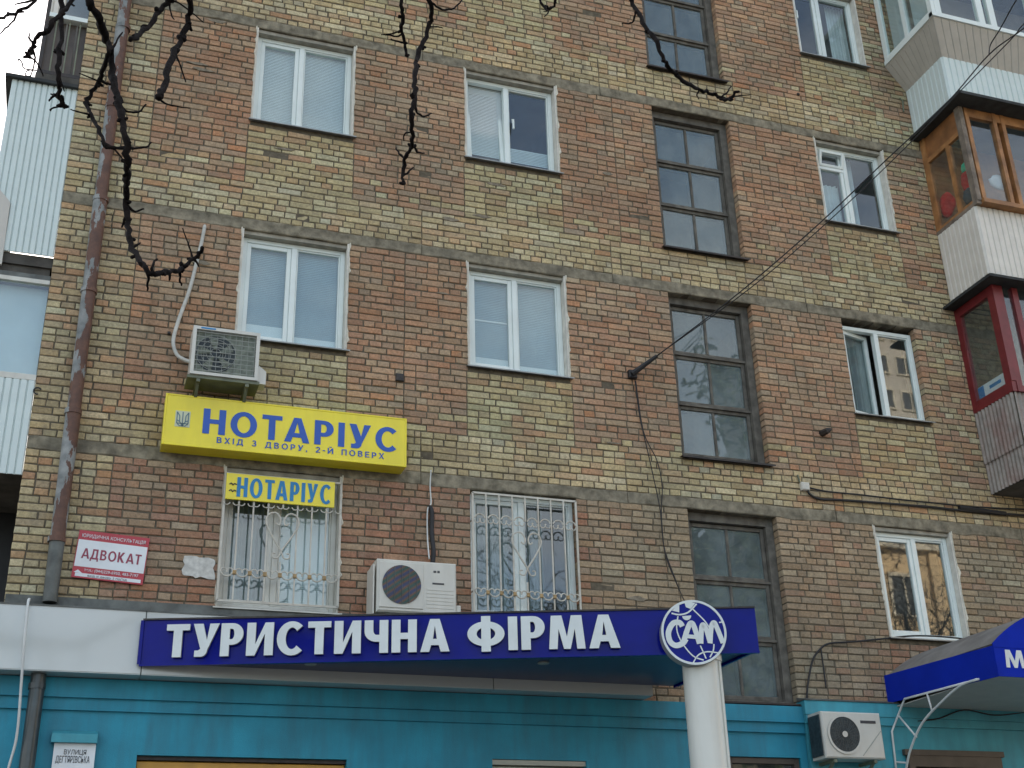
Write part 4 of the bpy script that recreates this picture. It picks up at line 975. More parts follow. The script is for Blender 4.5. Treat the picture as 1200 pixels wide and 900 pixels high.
# ------------------------------------------------------------------ signs
X, Zv = Vector((1,0,0)), Vector((0,0,1))
s1 = thing('notary_lightbox', 'long yellow lightbox sign with blue lettering above the grilled window', 'sign', (-2.0, -.15, 6.33))
m = MB(); m.box(-3.232, -.770, -.244, -.02, 6.328, 6.868); m.build('box', 'yellow', s1)
m = MB(); rect_frame(m, -3.236, -.766, 6.324, 6.872, -.252, -.235, .02); m.build('frame', 'yellow', s1)
m = MB(); m.box(-3.216, -.786, -.2465, -.2445, 6.344, 6.852); m.build('face', 'yellow', s1)
yt = -.2475
a, b = U(237, 505, yt), U(466, 527, yt)
sign_text('lettering', 'НОТАРІУС', (a.x, yt, 6.480), X, Zv, b.x-a.x, .268, 'blue_print', s1, .215, .175, .16)
a, b = U(254, 515, yt), U(450, 538, yt)
sign_text('small_lettering', 'ВХІД З ДВОРУ, 2-Й ПОВЕРХ', (a.x, yt, 6.392), X, Zv, b.x-a.x, .062, 'blue_print', s1, .17, .14, .36)
ca = U(214, 491, yt)
def tri(pts, w):
    q = [Vector((ca.x+p[0], yt-.004, ca.z+p[1])) for p in pts]; m = MB()
    for i in range(len(q)-1): m.bar(q[i], q[i+1], w, .003)
    return m
m = MB(); m.box(ca.x-.072, ca.x+.072, yt-.003, yt-.0005, ca.z-.085, ca.z+.085); m.build('emblem_plate', 'pale_print', s1)
m = MB()
for pts in ([(-.055,.07),(-.055,-.05),(.055,-.05),(.055,.07)], [(0,.075),(0,-.075)], [(-.055,-.045),(-.03,-.075),(.03,-.075),(.055,-.045)], [(-.055,.07),(-.03,.03),(-.028,-.03),(-.055,-.015)], [(.055,.07),(.03,.03),(.028,-.03),(.055,-.015)], [(0,-.075),(-.028,-.03)], [(0,-.075),(.028,-.03)]):
    t = tri(pts, .010); m.add(t.v, t.f)
m.build('trident_emblem', 'grey_print', s1)
s2 = thing('small_notary_sign', 'small yellow board with light blue lettering fixed to the window grille', 'sign', (-2.0, -.06, 5.88))
m = MB(); m.cbox(-2.568, -1.472, -.07, -.055, 5.880, 6.155, .003); m.build('board', 'yellow', s2)
a, b = U(277, 580, -.07), U(390, 590, -.07)
sign_text('lettering', 'НОТАРІУС', (a.x, -.0705, 5.912), X, Zv, b.x-a.x-.02, .205, 'cyan_print', s2, .25, .15, .15)
m = MB()
for k, z in ((0, 6.035), (1, 5.965)):
    m.tube(smooth_path([(-2.535,-.073,z), (-2.515,-.073,z+.012), (-2.50,-.073,z-.006), (-2.485,-.073,z+.01), (-2.465,-.073,z)]), .006, 5)
m.build('scribble', 'dark_print', s2)
c0, c1, c3 = U(91, 620.5, -.03), U(172, 632, -.03), U(84, 677.5, -.03)
ua = Vector((.648, 0, -.036)).normalized(); va = Vector((.036, 0, .648)).normalized(); W_, H_ = .648, .462; o0 = Vector((-3.918, -.03, 5.002))
s3 = thing('lawyer_sign', 'white and red lawyer sign screwed to the brick beside the drainpipe', 'sign', (-3.6, -.02, 4.98))
na = ua.cross(va)
def q3(a, b, off=0.): return o0+ua*(a*W_)+va*(b*H_)+na*off
def panel3(a0, a1, b0, b1, off, th, mat, name):
    m = MB(); m.prism([q3(a0,b0,off), q3(a1,b0,off), q3(a1,b1,off), q3(a0,b1,off)], -na*th); m.build(name, mat, s3)
panel3(0, 1, 0, 1, .0, .015, 'red_sign', 'plate')
panel3(.012, .988, .235, .80, .0015, .0013, 'white_sign', 'white_field'); panel3(.045, .965, .03, .10, .0015, .0013, 'white_sign', 'white_strip')
sign_text('lettering', 'АДВОКАТ', q3(.085,.41,.002), ua, va, W_*.84, H_*.215, 'maroon_print', s3, .19, .15, .16, .002)
text_on('top_lettering', 'ЮРИДИЧНА КОНСУЛЬТАЦІЯ', q3(.05,.855,.002), ua, va, W_*.90, H_*.075, 'white_sign', s3, depth=.002, cap='ЮРН')
text_on('phone_lettering', 'тел.: (044)229-6950, 483-7197', q3(.16,.145,.002), ua, va, W_*.76, H_*.06, 'white_sign', s3, depth=.002, cap='тел4')
text_on('bottom_lettering', 'вхід зі двору 2 під\'їзд', q3(.22,.042,.002), ua, va, W_*.55, H_*.045, 'dark_print', s3, bold=.0, depth=.002, cap='вхзі')
m = MB(); m.add([q3(.02,.105,.002), q3(.075,.165,.002), q3(.14,.10,.002), q3(.11,.10,.002), q3(.11,.05,.002), q3(.05,.05,.002), q3(.05,.10,.002)], [(0,2,1),(3,4,5,6)]); m.build('arrow', 'white_sign', s3)
s4 = thing('street_name_plate', 'white street name plate with a turquoise cap on turquoise wall', 'sign', (-3.72, -.1, 3.1))
m = MB(); m.box(-3.885, -3.535, -.10, -.055, 3.02, 3.50); m.build('plate', 'white_sign', s4)
m = MB(); m.prism([(-3.915,-.055,3.60),(-3.915,-.145,3.56),(-3.915,-.15,3.485),(-3.915,-.055,3.485)], (.385,0,0)); m.build('cap', 'turq_light', s4)
a, b = U(75, 881, -.1), U(101, 882, -.1); text_on('lettering', 'ВУЛИЦЯ', (a.x,-.1005,U(76,884,-.1).z), X, Zv, b.x-a.x, .042, 'dark_print', s4, bold=.0, cap='ВУ')
a, b = U(65, 890, -.1), U(105, 891, -.1); text_on('lettering', 'ДЕГТЯРІВСЬКА', (a.x,-.1005,U(66,893.5,-.1).z), X, Zv, b.x-a.x, .058, 'dark_print', s4, bold=.0, cap='ЕГТ')
q = random.Random(5); m = MB(); pts = []
for i in range(22):
    t = i/22*4; k = int(t); f = t-k
    cx, cz = [(-2.912+.30*f, 5.278), (-2.612, 5.278-.2*f), (-2.612-.30*f, 5.078), (-2.912, 5.078+.2*f)][k]
    pts.append(Vector((cx+q.uniform(-.018,.018), -.012, cz+q.uniform(-.014,.014))))
m.prism(pts, (0, .006, 0)); tag(m.build('torn_poster', 'paper'), 'torn white remnant of a poster glued beside the grilled window', 'poster')

# ------------------------------------------------------------------ air conditioners
def bracket_pair(t, x0, x1, z, y0):
    for x in (x0, x1):
        m = MB(); m.box(x-.018, x+.018, y0, -.005, z-.035, z-.004); m.box(x-.018, x+.018, -.03, -.004, z-.30, z-.036); m.bar((x,y0+.05,z-.03), (x,-.02,z-.28), .02, .03, (1,0,0)); m.build('bracket', 'bracket', t)
def fan(t, c, r, blades=5, hub=True):
    m = MB(); m.disc(c+Vector((0,.05,0)), r, (0,1,0), .01, 36); m.build('fan_well', 'ac_dark', t)
    m = MB()
    for k in range(blades):
        a = 2*math.pi*k/blades+.4; vs = []
        for s, w in ((.22, -.25), (.9, -.18), (.95, .35), (.22, .3)):
            vs.append(c+Vector((math.cos(a+w)*r*s, .035+.02*w, math.sin(a+w)*r*s)))
        m.add(vs, [(0,1,2,3)])
    m.build('fan_blades', 'ac_fin', t)
# first unit: over the yellow sign
t = thing('air_conditioner', 'air conditioner with wire mesh front hanging above the yellow lightbox sign', 'air conditioner', (-2.70, -.3, 7.02), 'air conditioners on the facade')
x0, x1, z0, z1, yf = -3.04, -2.37, 7.025, 7.56, -.45
m = MB(); m.box(x0, x0+.035, yf, -.14, z0, z1); m.box(x1-.035, x1, yf, -.14, z0, z1); m.box(x0+.035, x1-.035, yf+.001, -.14, z1-.035, z1); m.box(x0+.035, x1-.035, yf+.001, -.14, z0, z0+.03); m.box(x0+.035, x1-.035, -.16, -.14, z0+.03, z1-.035); m.build('body', 'ac', t)
m = MB(); m.box(x0+.036, x1-.036, yf+.055, yf+.06, z0+.03, z1-.035); m.build('fin_panel', 'ac_fin', t)
fc = Vector((-2.80, yf, 7.285)); fan(t, fc, .20)
m = MB()
for k in range(9): z = z0+.05+k*.053; m.tube([(x0+.036,yf+.008,z), (x1-.036,yf+.008,z)], .0045, 5)
for k in range(10): x = x0+.06+k*.062; m.tube([(x,yf+.012,z0+.03), (x,yf+.012,z1-.035)], .0028, 4)
for k in range(1, 5): m.ring(fc+Vector((0,.016,0)), .05*k-.004, .05*k, (0,1,0), .004, 36)
m.build('mesh_guard', 'ac_grille', t)
m = MB(); m.box(x0+.075, x0+.22, yf-.002, yf, z1-.026, z1-.010); m.build('maker_plate', 'cyan_print', t)
m = MB(); m.prism([(x1,-.42,z0-.02),(x1,-.42,z0+.14),(x1+.01,-.42,z0+.18),(x1+.085,-.42,z0+.12),(x1+.085,-.42,z0-.02)], (0,.16,0)); m.build('valve_cover', 'ac', t)
m = MB(); m.box(x0-.02, x1+.02, yf+.02, -.12, z0-.035, z0-.002); m.build('drip_tray', 'bracket', t)
bracket_pair(t, x0+.09, x1-.10, z0-.036, -.43)
# second unit: above the canopy letters
t = thing('air_conditioner', 'white air conditioner with big round fan guard resting above the navy canopy', 'air conditioner', (-.69, -.25, 4.74), 'air conditioners on the facade')
x0, x1, z0, z1, yf = -1.095, -.285, 4.745, 5.275, -.42
m = MB(); m.cbox(x0, x1, yf, -.12, z0, z1, .018); m.build('body', 'ac', t)
m = MB(); m.cbox(x0+.02, x0+.465, yf-.010, yf-.0005, z0+.04, z1-.03, .006); m.build('fan_panel', 'ac', t)
fc = Vector((x0+.245, yf-.012, z0+.275)); rr2 = .195
m = MB(); m.disc(fc+Vector((0,-.002,0)), rr2, (0,1,0), .003, 44); m.build('fan_well', 'ac_painted_moire', t)
m = MB()
for k in range(1, 17): m.ring(fc+Vector((0,-.006,0)), rr2*k/16-.0035, rr2*k/16, (0,1,0), .003, 40)
for k in (-2, -1, 0, 1, 2):
    x = fc.x+k*.0745; h = math.sqrt(max(0, rr2**2-(x-fc.x)**2)); m.tube([(x,fc.y-.008,fc.z-h), (x,fc.y-.008,fc.z+h)], .004, 5)
m.build('fan_guard', 'ac_guard', t)
m = MB()
for k in range(6): m.box(x0+.50, x1-.03, yf-.004, yf-.0008, z0+.06+k*.036, z0+.078+k*.036)
m.build('louvre', 'ac', t)
for a, b, c, d in ((.56,.68,.30,.318), (.57,.60,.42,.44), (.61,.635,.42,.442)): m = MB(); m.box(x0+a, x0+b, yf-.0025, yf-.0006, z0+c, z0+d); m.build('maker_plate', 'dark_print', t)
m = MB(); m.cbox(x1+.001, x1+.05, yf+.02, -.2, z0+.0, z0+.11, .01); m.build('valve_cover', 'ac', t)
m = MB(); m.box(x0-.035, x0-.022, -.40, -.13, z0-.02, z1-.06); m.build('side_guard', 'ac', t)
bracket_pair(t, x0+.12, x1-.12, z0-.004, -.40)
# third unit: on the turquoise wall
t = thing('air_conditioner', 'grey-white air conditioner with spoked fan on the turquoise wall', 'air conditioner', (4.08, -.3, 3.47), 'air conditioners on the facade')
x0, x1, z0, z1, yf = 3.715, 4.445, 3.475, 3.955, -.42
m = MB(); m.cbox(x0+.0, x1, yf, -.16, z0, z1, .015); m.build('body', 'ac', t)
m = MB(); m.box(x0-.012, x0-.001, -.385, -.17, z0+.03, z1-.03); m.build('side_fins', 'ac_dark', t)
fc = Vector((x0+.255, yf-.002, z0+.245)); r3 = .185
m = MB(); m.disc(fc, r3, (0,-1,0), .003, 44); m.build('fan_well', 'ac_dark', t)
m = MB(); m.ring(fc+Vector((0,-.004,0)), r3-.004, r3+.02, (0,-1,0), .006, 44); m.build('fan_ring', 'ac', t)
m = MB()
for k in range(24):
    a = 2*math.pi*k/24; m.tube([fc+Vector((math.cos(a)*.03,-.008,math.sin(a)*.03)), fc+Vector((math.cos(a+.18)*r3,-.008,math.sin(a+.18)*r3))], .0022, 4)
for k in range(2, 8): m.ring(fc+Vector((0,-.007,0)), r3*k/8-.002, r3*k/8, (0,-1,0), .002, 36)
m.build('fan_guard', 'ac_guard', t)
m = MB(); m.disc(fc+Vector((0,-.008,0)), .032, (0,-1,0), .006, 20); m.build('hub', 'ac', t)
m = MB(); m.box(x1-.26, x1-.07, yf-.003, yf-.0006, z1-.115, z1-.085); m.build('maker_plate', 'dark_print', t)
m = MB(); m.bar((x1-.28,yf-.001,z0+.03), (x1-.02,yf-.001,z0+.29), .008, .004); m.build('seam', 'ac_grille', t)
bracket_pair(t, x0+.12, x1-.12, z0-.004, -.40)

# ------------------------------------------------------------------ window grilles
def arc(c, r, a0, a1, n=10): return [Vector((c[0]+r*math.cos(R(a0+(a1-a0)*i/n)), c[1], c[2]+r*math.sin(R(a0+(a1-a0)*i/n)))) for i in range(n+1)]
def grille(c, label, y, zlo, zhi, inset, toprow):
    x0, x1 = COLS[c][0]+inset, COLS[c][1]-inset
    g = thing('window_grille', label, 'grille', ((x0+x1)/2, y, zlo), 'heart grilles on the lower windows')
    m = MB()
    for a, b in (((x0,y,zlo),(x1,y,zlo)), ((x0,y,zhi),(x1,y,zhi)), ((x0,y,zlo),(x0,y,zhi)), ((x1,y,zlo),(x1,y,zhi))): m.bar(a, b, .022, .016)
    m.build('frame', 'grille', g)
    n = 8; s = (x1-x0)/n
    for i in range(1, n):
        x = x0+s*i
        if i == 4: segs = [(zlo, zlo+.42), (zhi-.28, zhi)]
        else: segs = [(zlo, zhi)]
        for a, b in segs: m = MB(); m.bar((x,y-.004,a), (x,y-.004,b), .015, .015); m.build('bar', 'grille', g)
    zb, zt = zlo+.28, zhi-.27
    for i in range(n):
        x = x0+s*(i+.5); r = s*.40
        m = MB(); m.tube(arc((x,y-.015,zb+.02), r, 180+25, 360-25), .008, 6)
        for sg in (-1, 1): m.tube(arc((x+sg*(r-.028),y-.015,zb+.012), .03, 200 if sg > 0 else -20, (200-260) if sg > 0 else 240), .007, 6)
        m.build('scroll', 'grille', g)
        if toprow:
            m = MB(); m.tube(arc((x,y-.015,zt-.03), r, 15, 165), .008, 6)
            for sg in (-1, 1): m.tube(arc((x+sg*(r-.03),y-.015,zt-.04), .028, 20 if sg > 0 else 160, -220 if sg > 0 else 400), .006, 6)
            m.build('scroll', 'grille', g)
        else:
            m = MB(); 
            for sg in (-1, 1): m.tube(arc((x+sg*s*.32,y-.012,zhi-.30), .032, 190 if sg > 0 else -10, 400 if sg > 0 else -220), .006, 6)
            m.build('scroll', 'grille', g)
    for i in range(1, n):
        x = x0+s*i; m = MB(); m.cbox(x-.018, x+.018, y-.032, y-.012, zb-.02, zb+.022, .005); m.build('knot', 'grille_knot', g)
    xm, zm = (x0+x1)/2, zlo+(zhi-zlo)*.56; hw = .165
    for sg in (-1, 1):
        m = MB(); pts = [(xm,y-.02,zm-.20), (xm+sg*hw*.55,y-.02,zm-.06), (xm+sg*hw*.98,y-.02,zm+.08), (xm+sg*hw*.85,y-.02,zm+.17), (xm+sg*hw*.4,y-.02,zm+.19), (xm+sg*.02,y-.02,zm+.13), (xm+sg*.03,y-.02,zm+.07), (xm+sg*.065,y-.02,zm+.085)]
        m.tube(smooth_path(pts), .0095, 6); m.build('heart', 'grille', g)
        m = MB(); m.tube(smooth_path([(xm,y-.02,zm-.20), (xm+sg*.03,y-.02,zm-.27), (xm+sg*.08,y-.02,zm-.27), (xm+sg*.085,y-.02,zm-.23), (xm+sg*.055,y-.02,zm-.225)]), .008, 6); m.build('heart_scroll', 'grille', g)
    for x, z in ((x0, zlo+.3), (x1, zlo+.3), (x0, zhi-.3), (x1, zhi-.3)):
        m = MB(); m.tube([(x,y,z), (x,.06,z)], .008, 6); m.build('wall_stub', 'grille', g)
    return g
grille('A', 'white wrought iron heart grille below the small yellow sign', -.035, 4.86, 6.16, .01, False)
grille('B', 'white wrought iron heart grille with two scroll rows above the navy canopy', -.02, 4.83, 6.20, .02, True)

# ------------------------------------------------------------------ cables, hoses, hooks
def cable(name, pts, r, mat, label, cat='cable', n=6, sm=6):
    m = MB(); m.tube(smooth_path(pts, sm), r, n); return tag(m.build(name, mat, None, smooth=True), label, cat)
def W(px, py, y=-.03): return U(px, py, y)
cable('hose', [W(240,264,.02), W(239,270), W(236,285), W(231,305), W(222,340,-.04), W(209,376,-.05), W(203,400,-.06), W(207,415,-.1), W(215,421,-.2), W(223,424,-.25)], .020, 'hose', 'white insulated hose looping down to the air conditioner above the yellow sign', 'hose', 8)
cable('black_hose', [W(503,594,-.02), W(506,600,-.045), W(506,625,-.05), W(508,645,-.08), W(507,660,-.15)], .026, 'black', 'black insulated hose entering the wall above the white air conditioner', 'hose', 8)
cable('white_wire', [W(505,551,-.012), W(504,570,-.012), W(505,590,-.02), W(501,598,-.04), W(501,630,-.05), W(503,655,-.12)], .008, 'wire_white', 'thin white wire running down beside the black hose', 'wire')
cable('hanging_wire', [U(35,703,-.25), U(33,706,-.32), U(29,745,-.36), U(25,800,-.30), U(20,860,-.22), U(10,900,-.15), (-4.33,-.12,2.6)], .012, 'wire_white', 'white cable hanging over the white fascia beside the dark pipe', 'cable')
hk = thing('cable_anchor', 'black iron cable anchor bolted to the brick beside the stair window', 'anchor', (2.0, -.05, 7.84))
m = MB(); p = W(740,440,0); m.cbox(p.x-.05, p.x+.05, -.06, .0, p.z-.05, p.z+.05, .01); m.build('plate', 'black', hk)
q0, q1 = U(741,438,-.06), U(770,417,-.22); m = MB(); m.tube([q0, (q0+q1)/2, q1], [.035, .028, .022], 8); m.build('insulator', 'black', hk)
POLE = Vector((9.6, -6.2, 11.6))
far1, far2 = U(1200,33,-4.2), U(1210,-55,-4.2)
fk = U(1159,64,-3.35)
cable('overhead_cable', [q1, U(870,340,-.95), U(960,262,-1.6), U(1040,186,-2.25), U(1110,120,-2.9), fk, far1, far1+(far1-fk)*2.2], .0075, 'black', 'twin black cable rising from the iron anchor past the balconies')
cable('overhead_cable', [q1+Vector((.03,.02,.03)), U(880,337,-1.0), U(970,260,-1.68), U(1060,174,-2.4), U(1130,102,-3.05), U(1185,46,-3.8), U(1200,29,-4.2)+Vector((.02,0,.03)), U(1250,-12,-5.2)], .006, 'black', 'thin black cable twisted along the thicker one past the balconies')
cable('overhead_branch_cable', [fk, U(1161,52,-3.35), U(1172,34,-3.6), U(1185,10,-3.9), U(1193,-5,-4.1), U(1215,-60,-4.6)], .007, 'black', 'black cable forking upward in front of the white balcony')
pe = far1+(far1-fk)*2.2
cable('drop_wire', [W(744,446,-.05), W(750,490), W(757,520), W(766,560,-.04), W(774,600), W(778,640), W(790,675,-.06), U(800,700,-.5), U(806,708,-1.2)], .006, 'black', 'thin black wire drooping from the anchor to the canopy, longer of two', 'wire')
cable('drop_wire', [W(745,446,-.04), W(754,505), W(770,540), W(776,570), W(775,600), W(778,640), W(783,660,-.05), W(800,700,-.05)], .006, 'black', 'thin black wire bulging sideways below the anchor', 'wire')
jb = thing('junction_box', 'small grey junction box on the brick where wall cables begin', 'box', W(941,571))
p = W(942,571,0); m = MB(); m.cbox(p.x-.055, p.x+.055, -.05, -.002, p.z-.05, p.z+.05, .012); m.build('box', 'plaster', jb); m = MB(); m.tube([(p.x-.06,-.02,p.z+.05), (p.x-.08,-.02,p.z+.14)], .012, 6); m.build('stub', 'bracket', jb)
cable('wall_cable', [W(946,573), W(950,580), W(962,585), W(985,586), W(1040,590), W(1090,594), W(1125,598), W(1175,602), W(1230,606)], .015, 'black', 'thick black cable sagging along the lintel band from the junction box')
cable('wall_cable', [W(946,571), W(970,576), W(1010,580), W(1060,586), W(1110,591), W(1140,594), W(1230,598)], .010, 'black', 'thinner black cable above the thick one along the lintel band')
m = MB(); m.tube([W(1124,595), W(1178,602)], .03, 8); tag(m.build('cable_joint', 'black'), 'fat black splice sleeve on the wall cable', 'cable joint')
cable('lower_cable', [W(945,823), W(947,800), W(952,775), W(960,762), W(972,754), W(1000,752), W(1040,748), W(1078,745), W(1130,749), W(1165,760,-.02)], .011, 'black', 'black cable looping over brick below the mirror-like window')
cable('lower_cable', [W(962,760), W(964,775), W(966,790), W(968,806)], .009, 'black', 'short black cable end dangling against the brick', 'cable')
for px, py, l in ((468,443,'dark square hole stub in the brick between two white windows'), (963,508,'rusty iron pipe stub in the brick below the swung sash'), (935,111,'small dark iron stub in yellow brick under the top window'), (198,391,'small dark peg in the brick beside the white hose')):
    p = W(px, py, 0); m = MB(); s = .045 if px == 468 else .03 if px == 963 else .016
    if px == 963: m.tube([(p.x,.01,p.z), (p.x+.02,-.10,p.z), (p.x+.06,-.11,p.z+.02)], [.045,.038,.02], 8)
    else: m.cbox(p.x-s, p.x+s, -.03, .0, p.z-s, p.z+s, .008)
    tag(m.build('iron_stub', 'dark_metal'), l, 'stub')
p = W(1058,109,0)
m = MB(); m.tube([(6.62,-.02,12.62), (6.63,-.03,12.80), (6.60,-.02,12.86)], .012, 6); tag(m.build('wall_bracket', 'bracket'), 'small green bracket on brick beside the white boarded parapet', 'bracket')

# ------------------------------------------------------------------ awning on the right
XA, XB, YA = 4.873, 7.25, -1.854
aw = thing('barrel_awning', 'blue barrel awning with white letters and dusty grey top over a doorway', 'awning', ((XA+XB)/2, -.9, 4.07))
def zarc(x):
    c = (XA+XB)/2; h = (XB-XA)/2; rise = .44; Rr = (h*h+rise*rise)/(2*rise); return 4.40+math.sqrt(max(0, Rr*Rr-(x-c)**2))-(Rr-rise)
N = 28; xsA = [XA+(XB-XA)*i/N for i in range(N+1)]
m = MB(); vs = []
for x in xsA: z = zarc(x); vs += [(x,YA+.004,z), (x,-.005,z+.02), (x,-.005,z-.0), (x,YA+.004,z-.012)]
m.add(vs, [f for i in range(N) for f in ((i*4,i*4+1,i*4+5,i*4+4), (i*4+3,i*4+7,i*4+6,i*4+2))]); m.build('barrel_top', 'awning_top', aw, smooth=True)
m = MB(); m.prism([(x,YA,zarc(x)+.004) for x in xsA]+[(XB,YA,4.074),(XA,YA,4.074)], (0,-.012,0)); m.build('front_panel', 'awning', aw)
m = MB(); m.box(XA-.006, XA+.006, YA+.001, -.004, 4.10, 4.408); s = m.build('side_valance', 'awning', aw)
s.data.vertices  # slight fall towards the front, as the frame sags
for v in s.data.vertices:
    t = (v.co.y+ORG[s].y)/YA; v.co.z += .05*(1-t)-.028*t
m = MB(); m.box(XB-.006, XB+.006, YA+.001, -.004, 4.074, 4.40); m.build('side_valance', 'awning', aw)
m = MB(); m.box(XA+.01, XB-.01, YA+.01, -.006, 4.09, 4.10); m.build('soffit', 'soffit', aw)
m = MB(); m.box(XA, XB, YA-.016, YA-.0125, 4.365, 4.372); m.build('seam', 'awning', aw)
sign_text('lettering', 'МА', (4.985,YA-.0135,4.165), X, Zv, .46, .178, 'letter_white', aw, .21, .17, .12)
def bracket_frame(x, mat, label):
    g = thing('awning_bracket', label, 'bracket', UX(1063,900,x), 'awning brackets')
    def P(px, py):
        p = UX(px, py, XA)
        if p.y > -.125: p = U(px, py, -.125)
        return p+Vector((x-XA,0,0))
    m = MB(); m.tube(smooth_path([P(1063,905), P(1069,878), P(1083,847), P(1106,822), P(1127,804), P(1147,796)]), .013, 8); m.build('curved_tube', mat, g, smooth=True)
    m = MB(); m.tube([P(1149,796), P(1062,819), P(1054,839), P(1047,857), P(1051,893), P(1052,905)], .012, 8); m.build('bent_tube', mat, g, smooth=True)
    for a, b in (((1088,812),(1094,833)), ((1055,839),(1076,864)), ((1051,893),(1064,894))):
        m = MB(); m.tube([P(*a), P(*b)], .011, 8); m.build('strut', mat, g, smooth=True)
bracket_frame(XA-.02, 'tube_white', 'white curved tube bracket under the outer side of the blue awning')
bracket_frame(XB-.05, 'tube_white', 'white curved tube bracket under the far side of the blue awning')
cable('awning_wire', [U(1075,845,-.12), U(1100,842,-.14), U(1130,832,-.16), U(1165,838,-.14), U(1200,835,-.13)], .008, 'black', 'black wire drooping along the turquoise wall under the awning', 'wire')

# ------------------------------------------------------------------ overhanging tree
tree = thing('bare_tree', 'bare dark tree whose knobbly branches hang over the facade', 'tree', (-7.6, -7.6, 0))
def tube_obj(name, pts, rs, n=8, sm=5, jit=.0, seed=0, mb=None):
    q = random.Random(seed); pp = smooth_path(pts, sm); k = len(pp)
    rr = []
    for i in range(k):
        t = i/(k-1)*(len(rs)-1); a = int(min(t, len(rs)-2)); rr.append((rs[a]+(rs[a+1]-rs[a])*(t-a))*(1+q.uniform(-.14, .20)))
    pp = [p+Vector((q.uniform(-1,1), q.uniform(-1,1), q.uniform(-1,1)))*jit for p in pp]
    m = mb or MB(); m.tube(pp, rr, n); return m
YT = -7.6
m = tube_obj('trunk', [(-7.6,-7.6,-.1), (-7.5,-7.55,1.8), (-7.3,-7.6,3.6), (-6.9,-7.6,5.4), (-6.3,-7.6,6.7)], [.26,.20,.17,.14,.12], 14, 6, .01, 1); m.build('trunk', 'bark', tree, smooth=True)
def B(px, py, dy=0.): return U(px, py, YT+dy)
m = tube_obj('limb', [(-6.3,-7.6,6.7), B(-120,-150,.1), B(60,-130), B(220,-120,-.1), B(380,-130), B(520,-110,.1), B(660,-100), B(790,-110,-.1), B(900,-140,-.1)], [.12,.10,.085,.075,.065,.055,.05,.04,.02], 12, 5, .012, 2); m.build('limb', 'bark', tree, smooth=True)
def branch(pts, r0, r1, tops, seed, twigs=(), dy=0.):
    q = random.Random(seed); px = 1/370.
    P = [B(*p, dy) for p in tops]+[B(p[0], p[1], dy+.15*math.sin(i*.7+seed)) for i, p in enumerate(pts)]
    m = tube_obj('b', P, [r0*px*1.15, r0*px, (r0*.65+r1*.35)*px, r1*px], 8, 4, .007, seed)
    for tw in twigs:
        pt = [B(p[0], p[1], dy+.15*math.sin(min(range(len(pts)), key=lambda i: (pts[i][0]-tw[0][0])**2+(pts[i][1]-tw[0][1])**2)*.7+seed)+.03*k) for k, p in enumerate(tw)]
        tube_obj('t', pt, [r1*px*.9, r1*px*.45], 6, 4, .003, seed+3, m)
    for k in range(max(4, len(pts))):                      # buds and spur knobs
        i = q.randrange(len(P)//3, len(P)); d = Vector((q.uniform(-1,1), q.uniform(-.4,.4), q.uniform(-.6,.8))).normalized()
        tube_obj('k', [P[i], P[i]+d*.014, P[i]+d*.024], [r1*px*1.2, r1*px*1.15, r1*px*.7], 6, 2, .001, seed+k, m)
    for k in range(2):                         # a few fine side twigs
        i = q.randrange(len(P)//4, len(P)); d = Vector((q.uniform(-1,1), q.uniform(-.5,.5), q.uniform(-1,.35))).normalized(); e = Vector((q.uniform(-1,1), q.uniform(-1,1), q.uniform(-1,1)))*.02
        tube_obj('w', [P[i], P[i]+d*.04, P[i]+d*.08+e, P[i]+d*q.uniform(.10,.13)+e*2.4], [.005, .004, .0032, .0024], 5, 3, .001, seed+50+k, m)
    m.build('branch', 'bark', tree, smooth=True)
branch([(104,0),(111,12),(119,30),(126,50),(129,65),(131,85),(134,100),(138,118),(143,140),(148,165),(149,190),(149,205),(148,218),(147,235),(149,260),(152,280),(160,300),(168,312),(176,320),(188,319),(202,318),(214,313),(226,304),(233,297),(236,289)], 5.2, 2.6, [(85,-125),(98,-50)], 11,
       [[(129,62),(136,50),(143,37)], [(140,122),(150,131),(162,131),(172,122)], [(149,170),(158,174),(171,172),(178,167)], [(149,240),(157,248),(168,244)], [(147,255),(142,266)], [(156,290),(164,284)], [(178,318),(180,308),(184,303)], [(172,318),(174,328),(172,340)], [(199,318),(198,328)], [(210,315),(211,325),(212,334)], [(228,303),(232,311)]])
branch([(127,62),(122,80),(115,97),(105,112),(101,122),(108,135),(115,152),(121,167),(130,173),(145,173)], 3.2, 2.2, [(128,50)], 12, [[(118,92),(122,97),(125,100)], [(120,165),(121,171)]])
branch([(222,0),(221,20),(213,45),(205,60),(198,80),(191,105),(185,114)], 4.6, 4.4, [(235,-118),(226,-40)], 13, [[(222,26),(224,36)]], -.1)
branch([(199,0),(186,14),(172,32),(161,42),(154,46)], 4.0, 3.6, [(232,-118),(212,-30)], 14, (), -.1)
branch([(72,0),(72,30),(70,60),(68,85),(69,100),(68,112),(73,124)], 3.6, 2.8, [(76,-128),(73,-50)], 15, [[(69,108),(62,113),(57,118)], [(72,112),(74,120),(75,127)], [(66,112),(60,110)]])
branch([(85,0),(70,18),(55,35),(43,47),(38,56),(34,66)], 3.6, 2.4, [(120,-128),(102,-40)], 16, [[(40,50),(35,46),(34,39)], [(37,56),(33,60),(32,68)], [(82,4),(88,7)]])
branch([(40,0),(22,14),(10,18),(0,21),(-20,26)], 2.4, 1.8, [(70,-130),(58,-40)], 17, [[(22,14),(14,26),(4,36),(-10,48)]])
branch([(470,0),(472,20),(471,35),(473,50),(477,66)], 3.4, 2.2, [(462,-118),(468,-40)], 18, [[(471,41),(462,43),(450,40)]], .05)
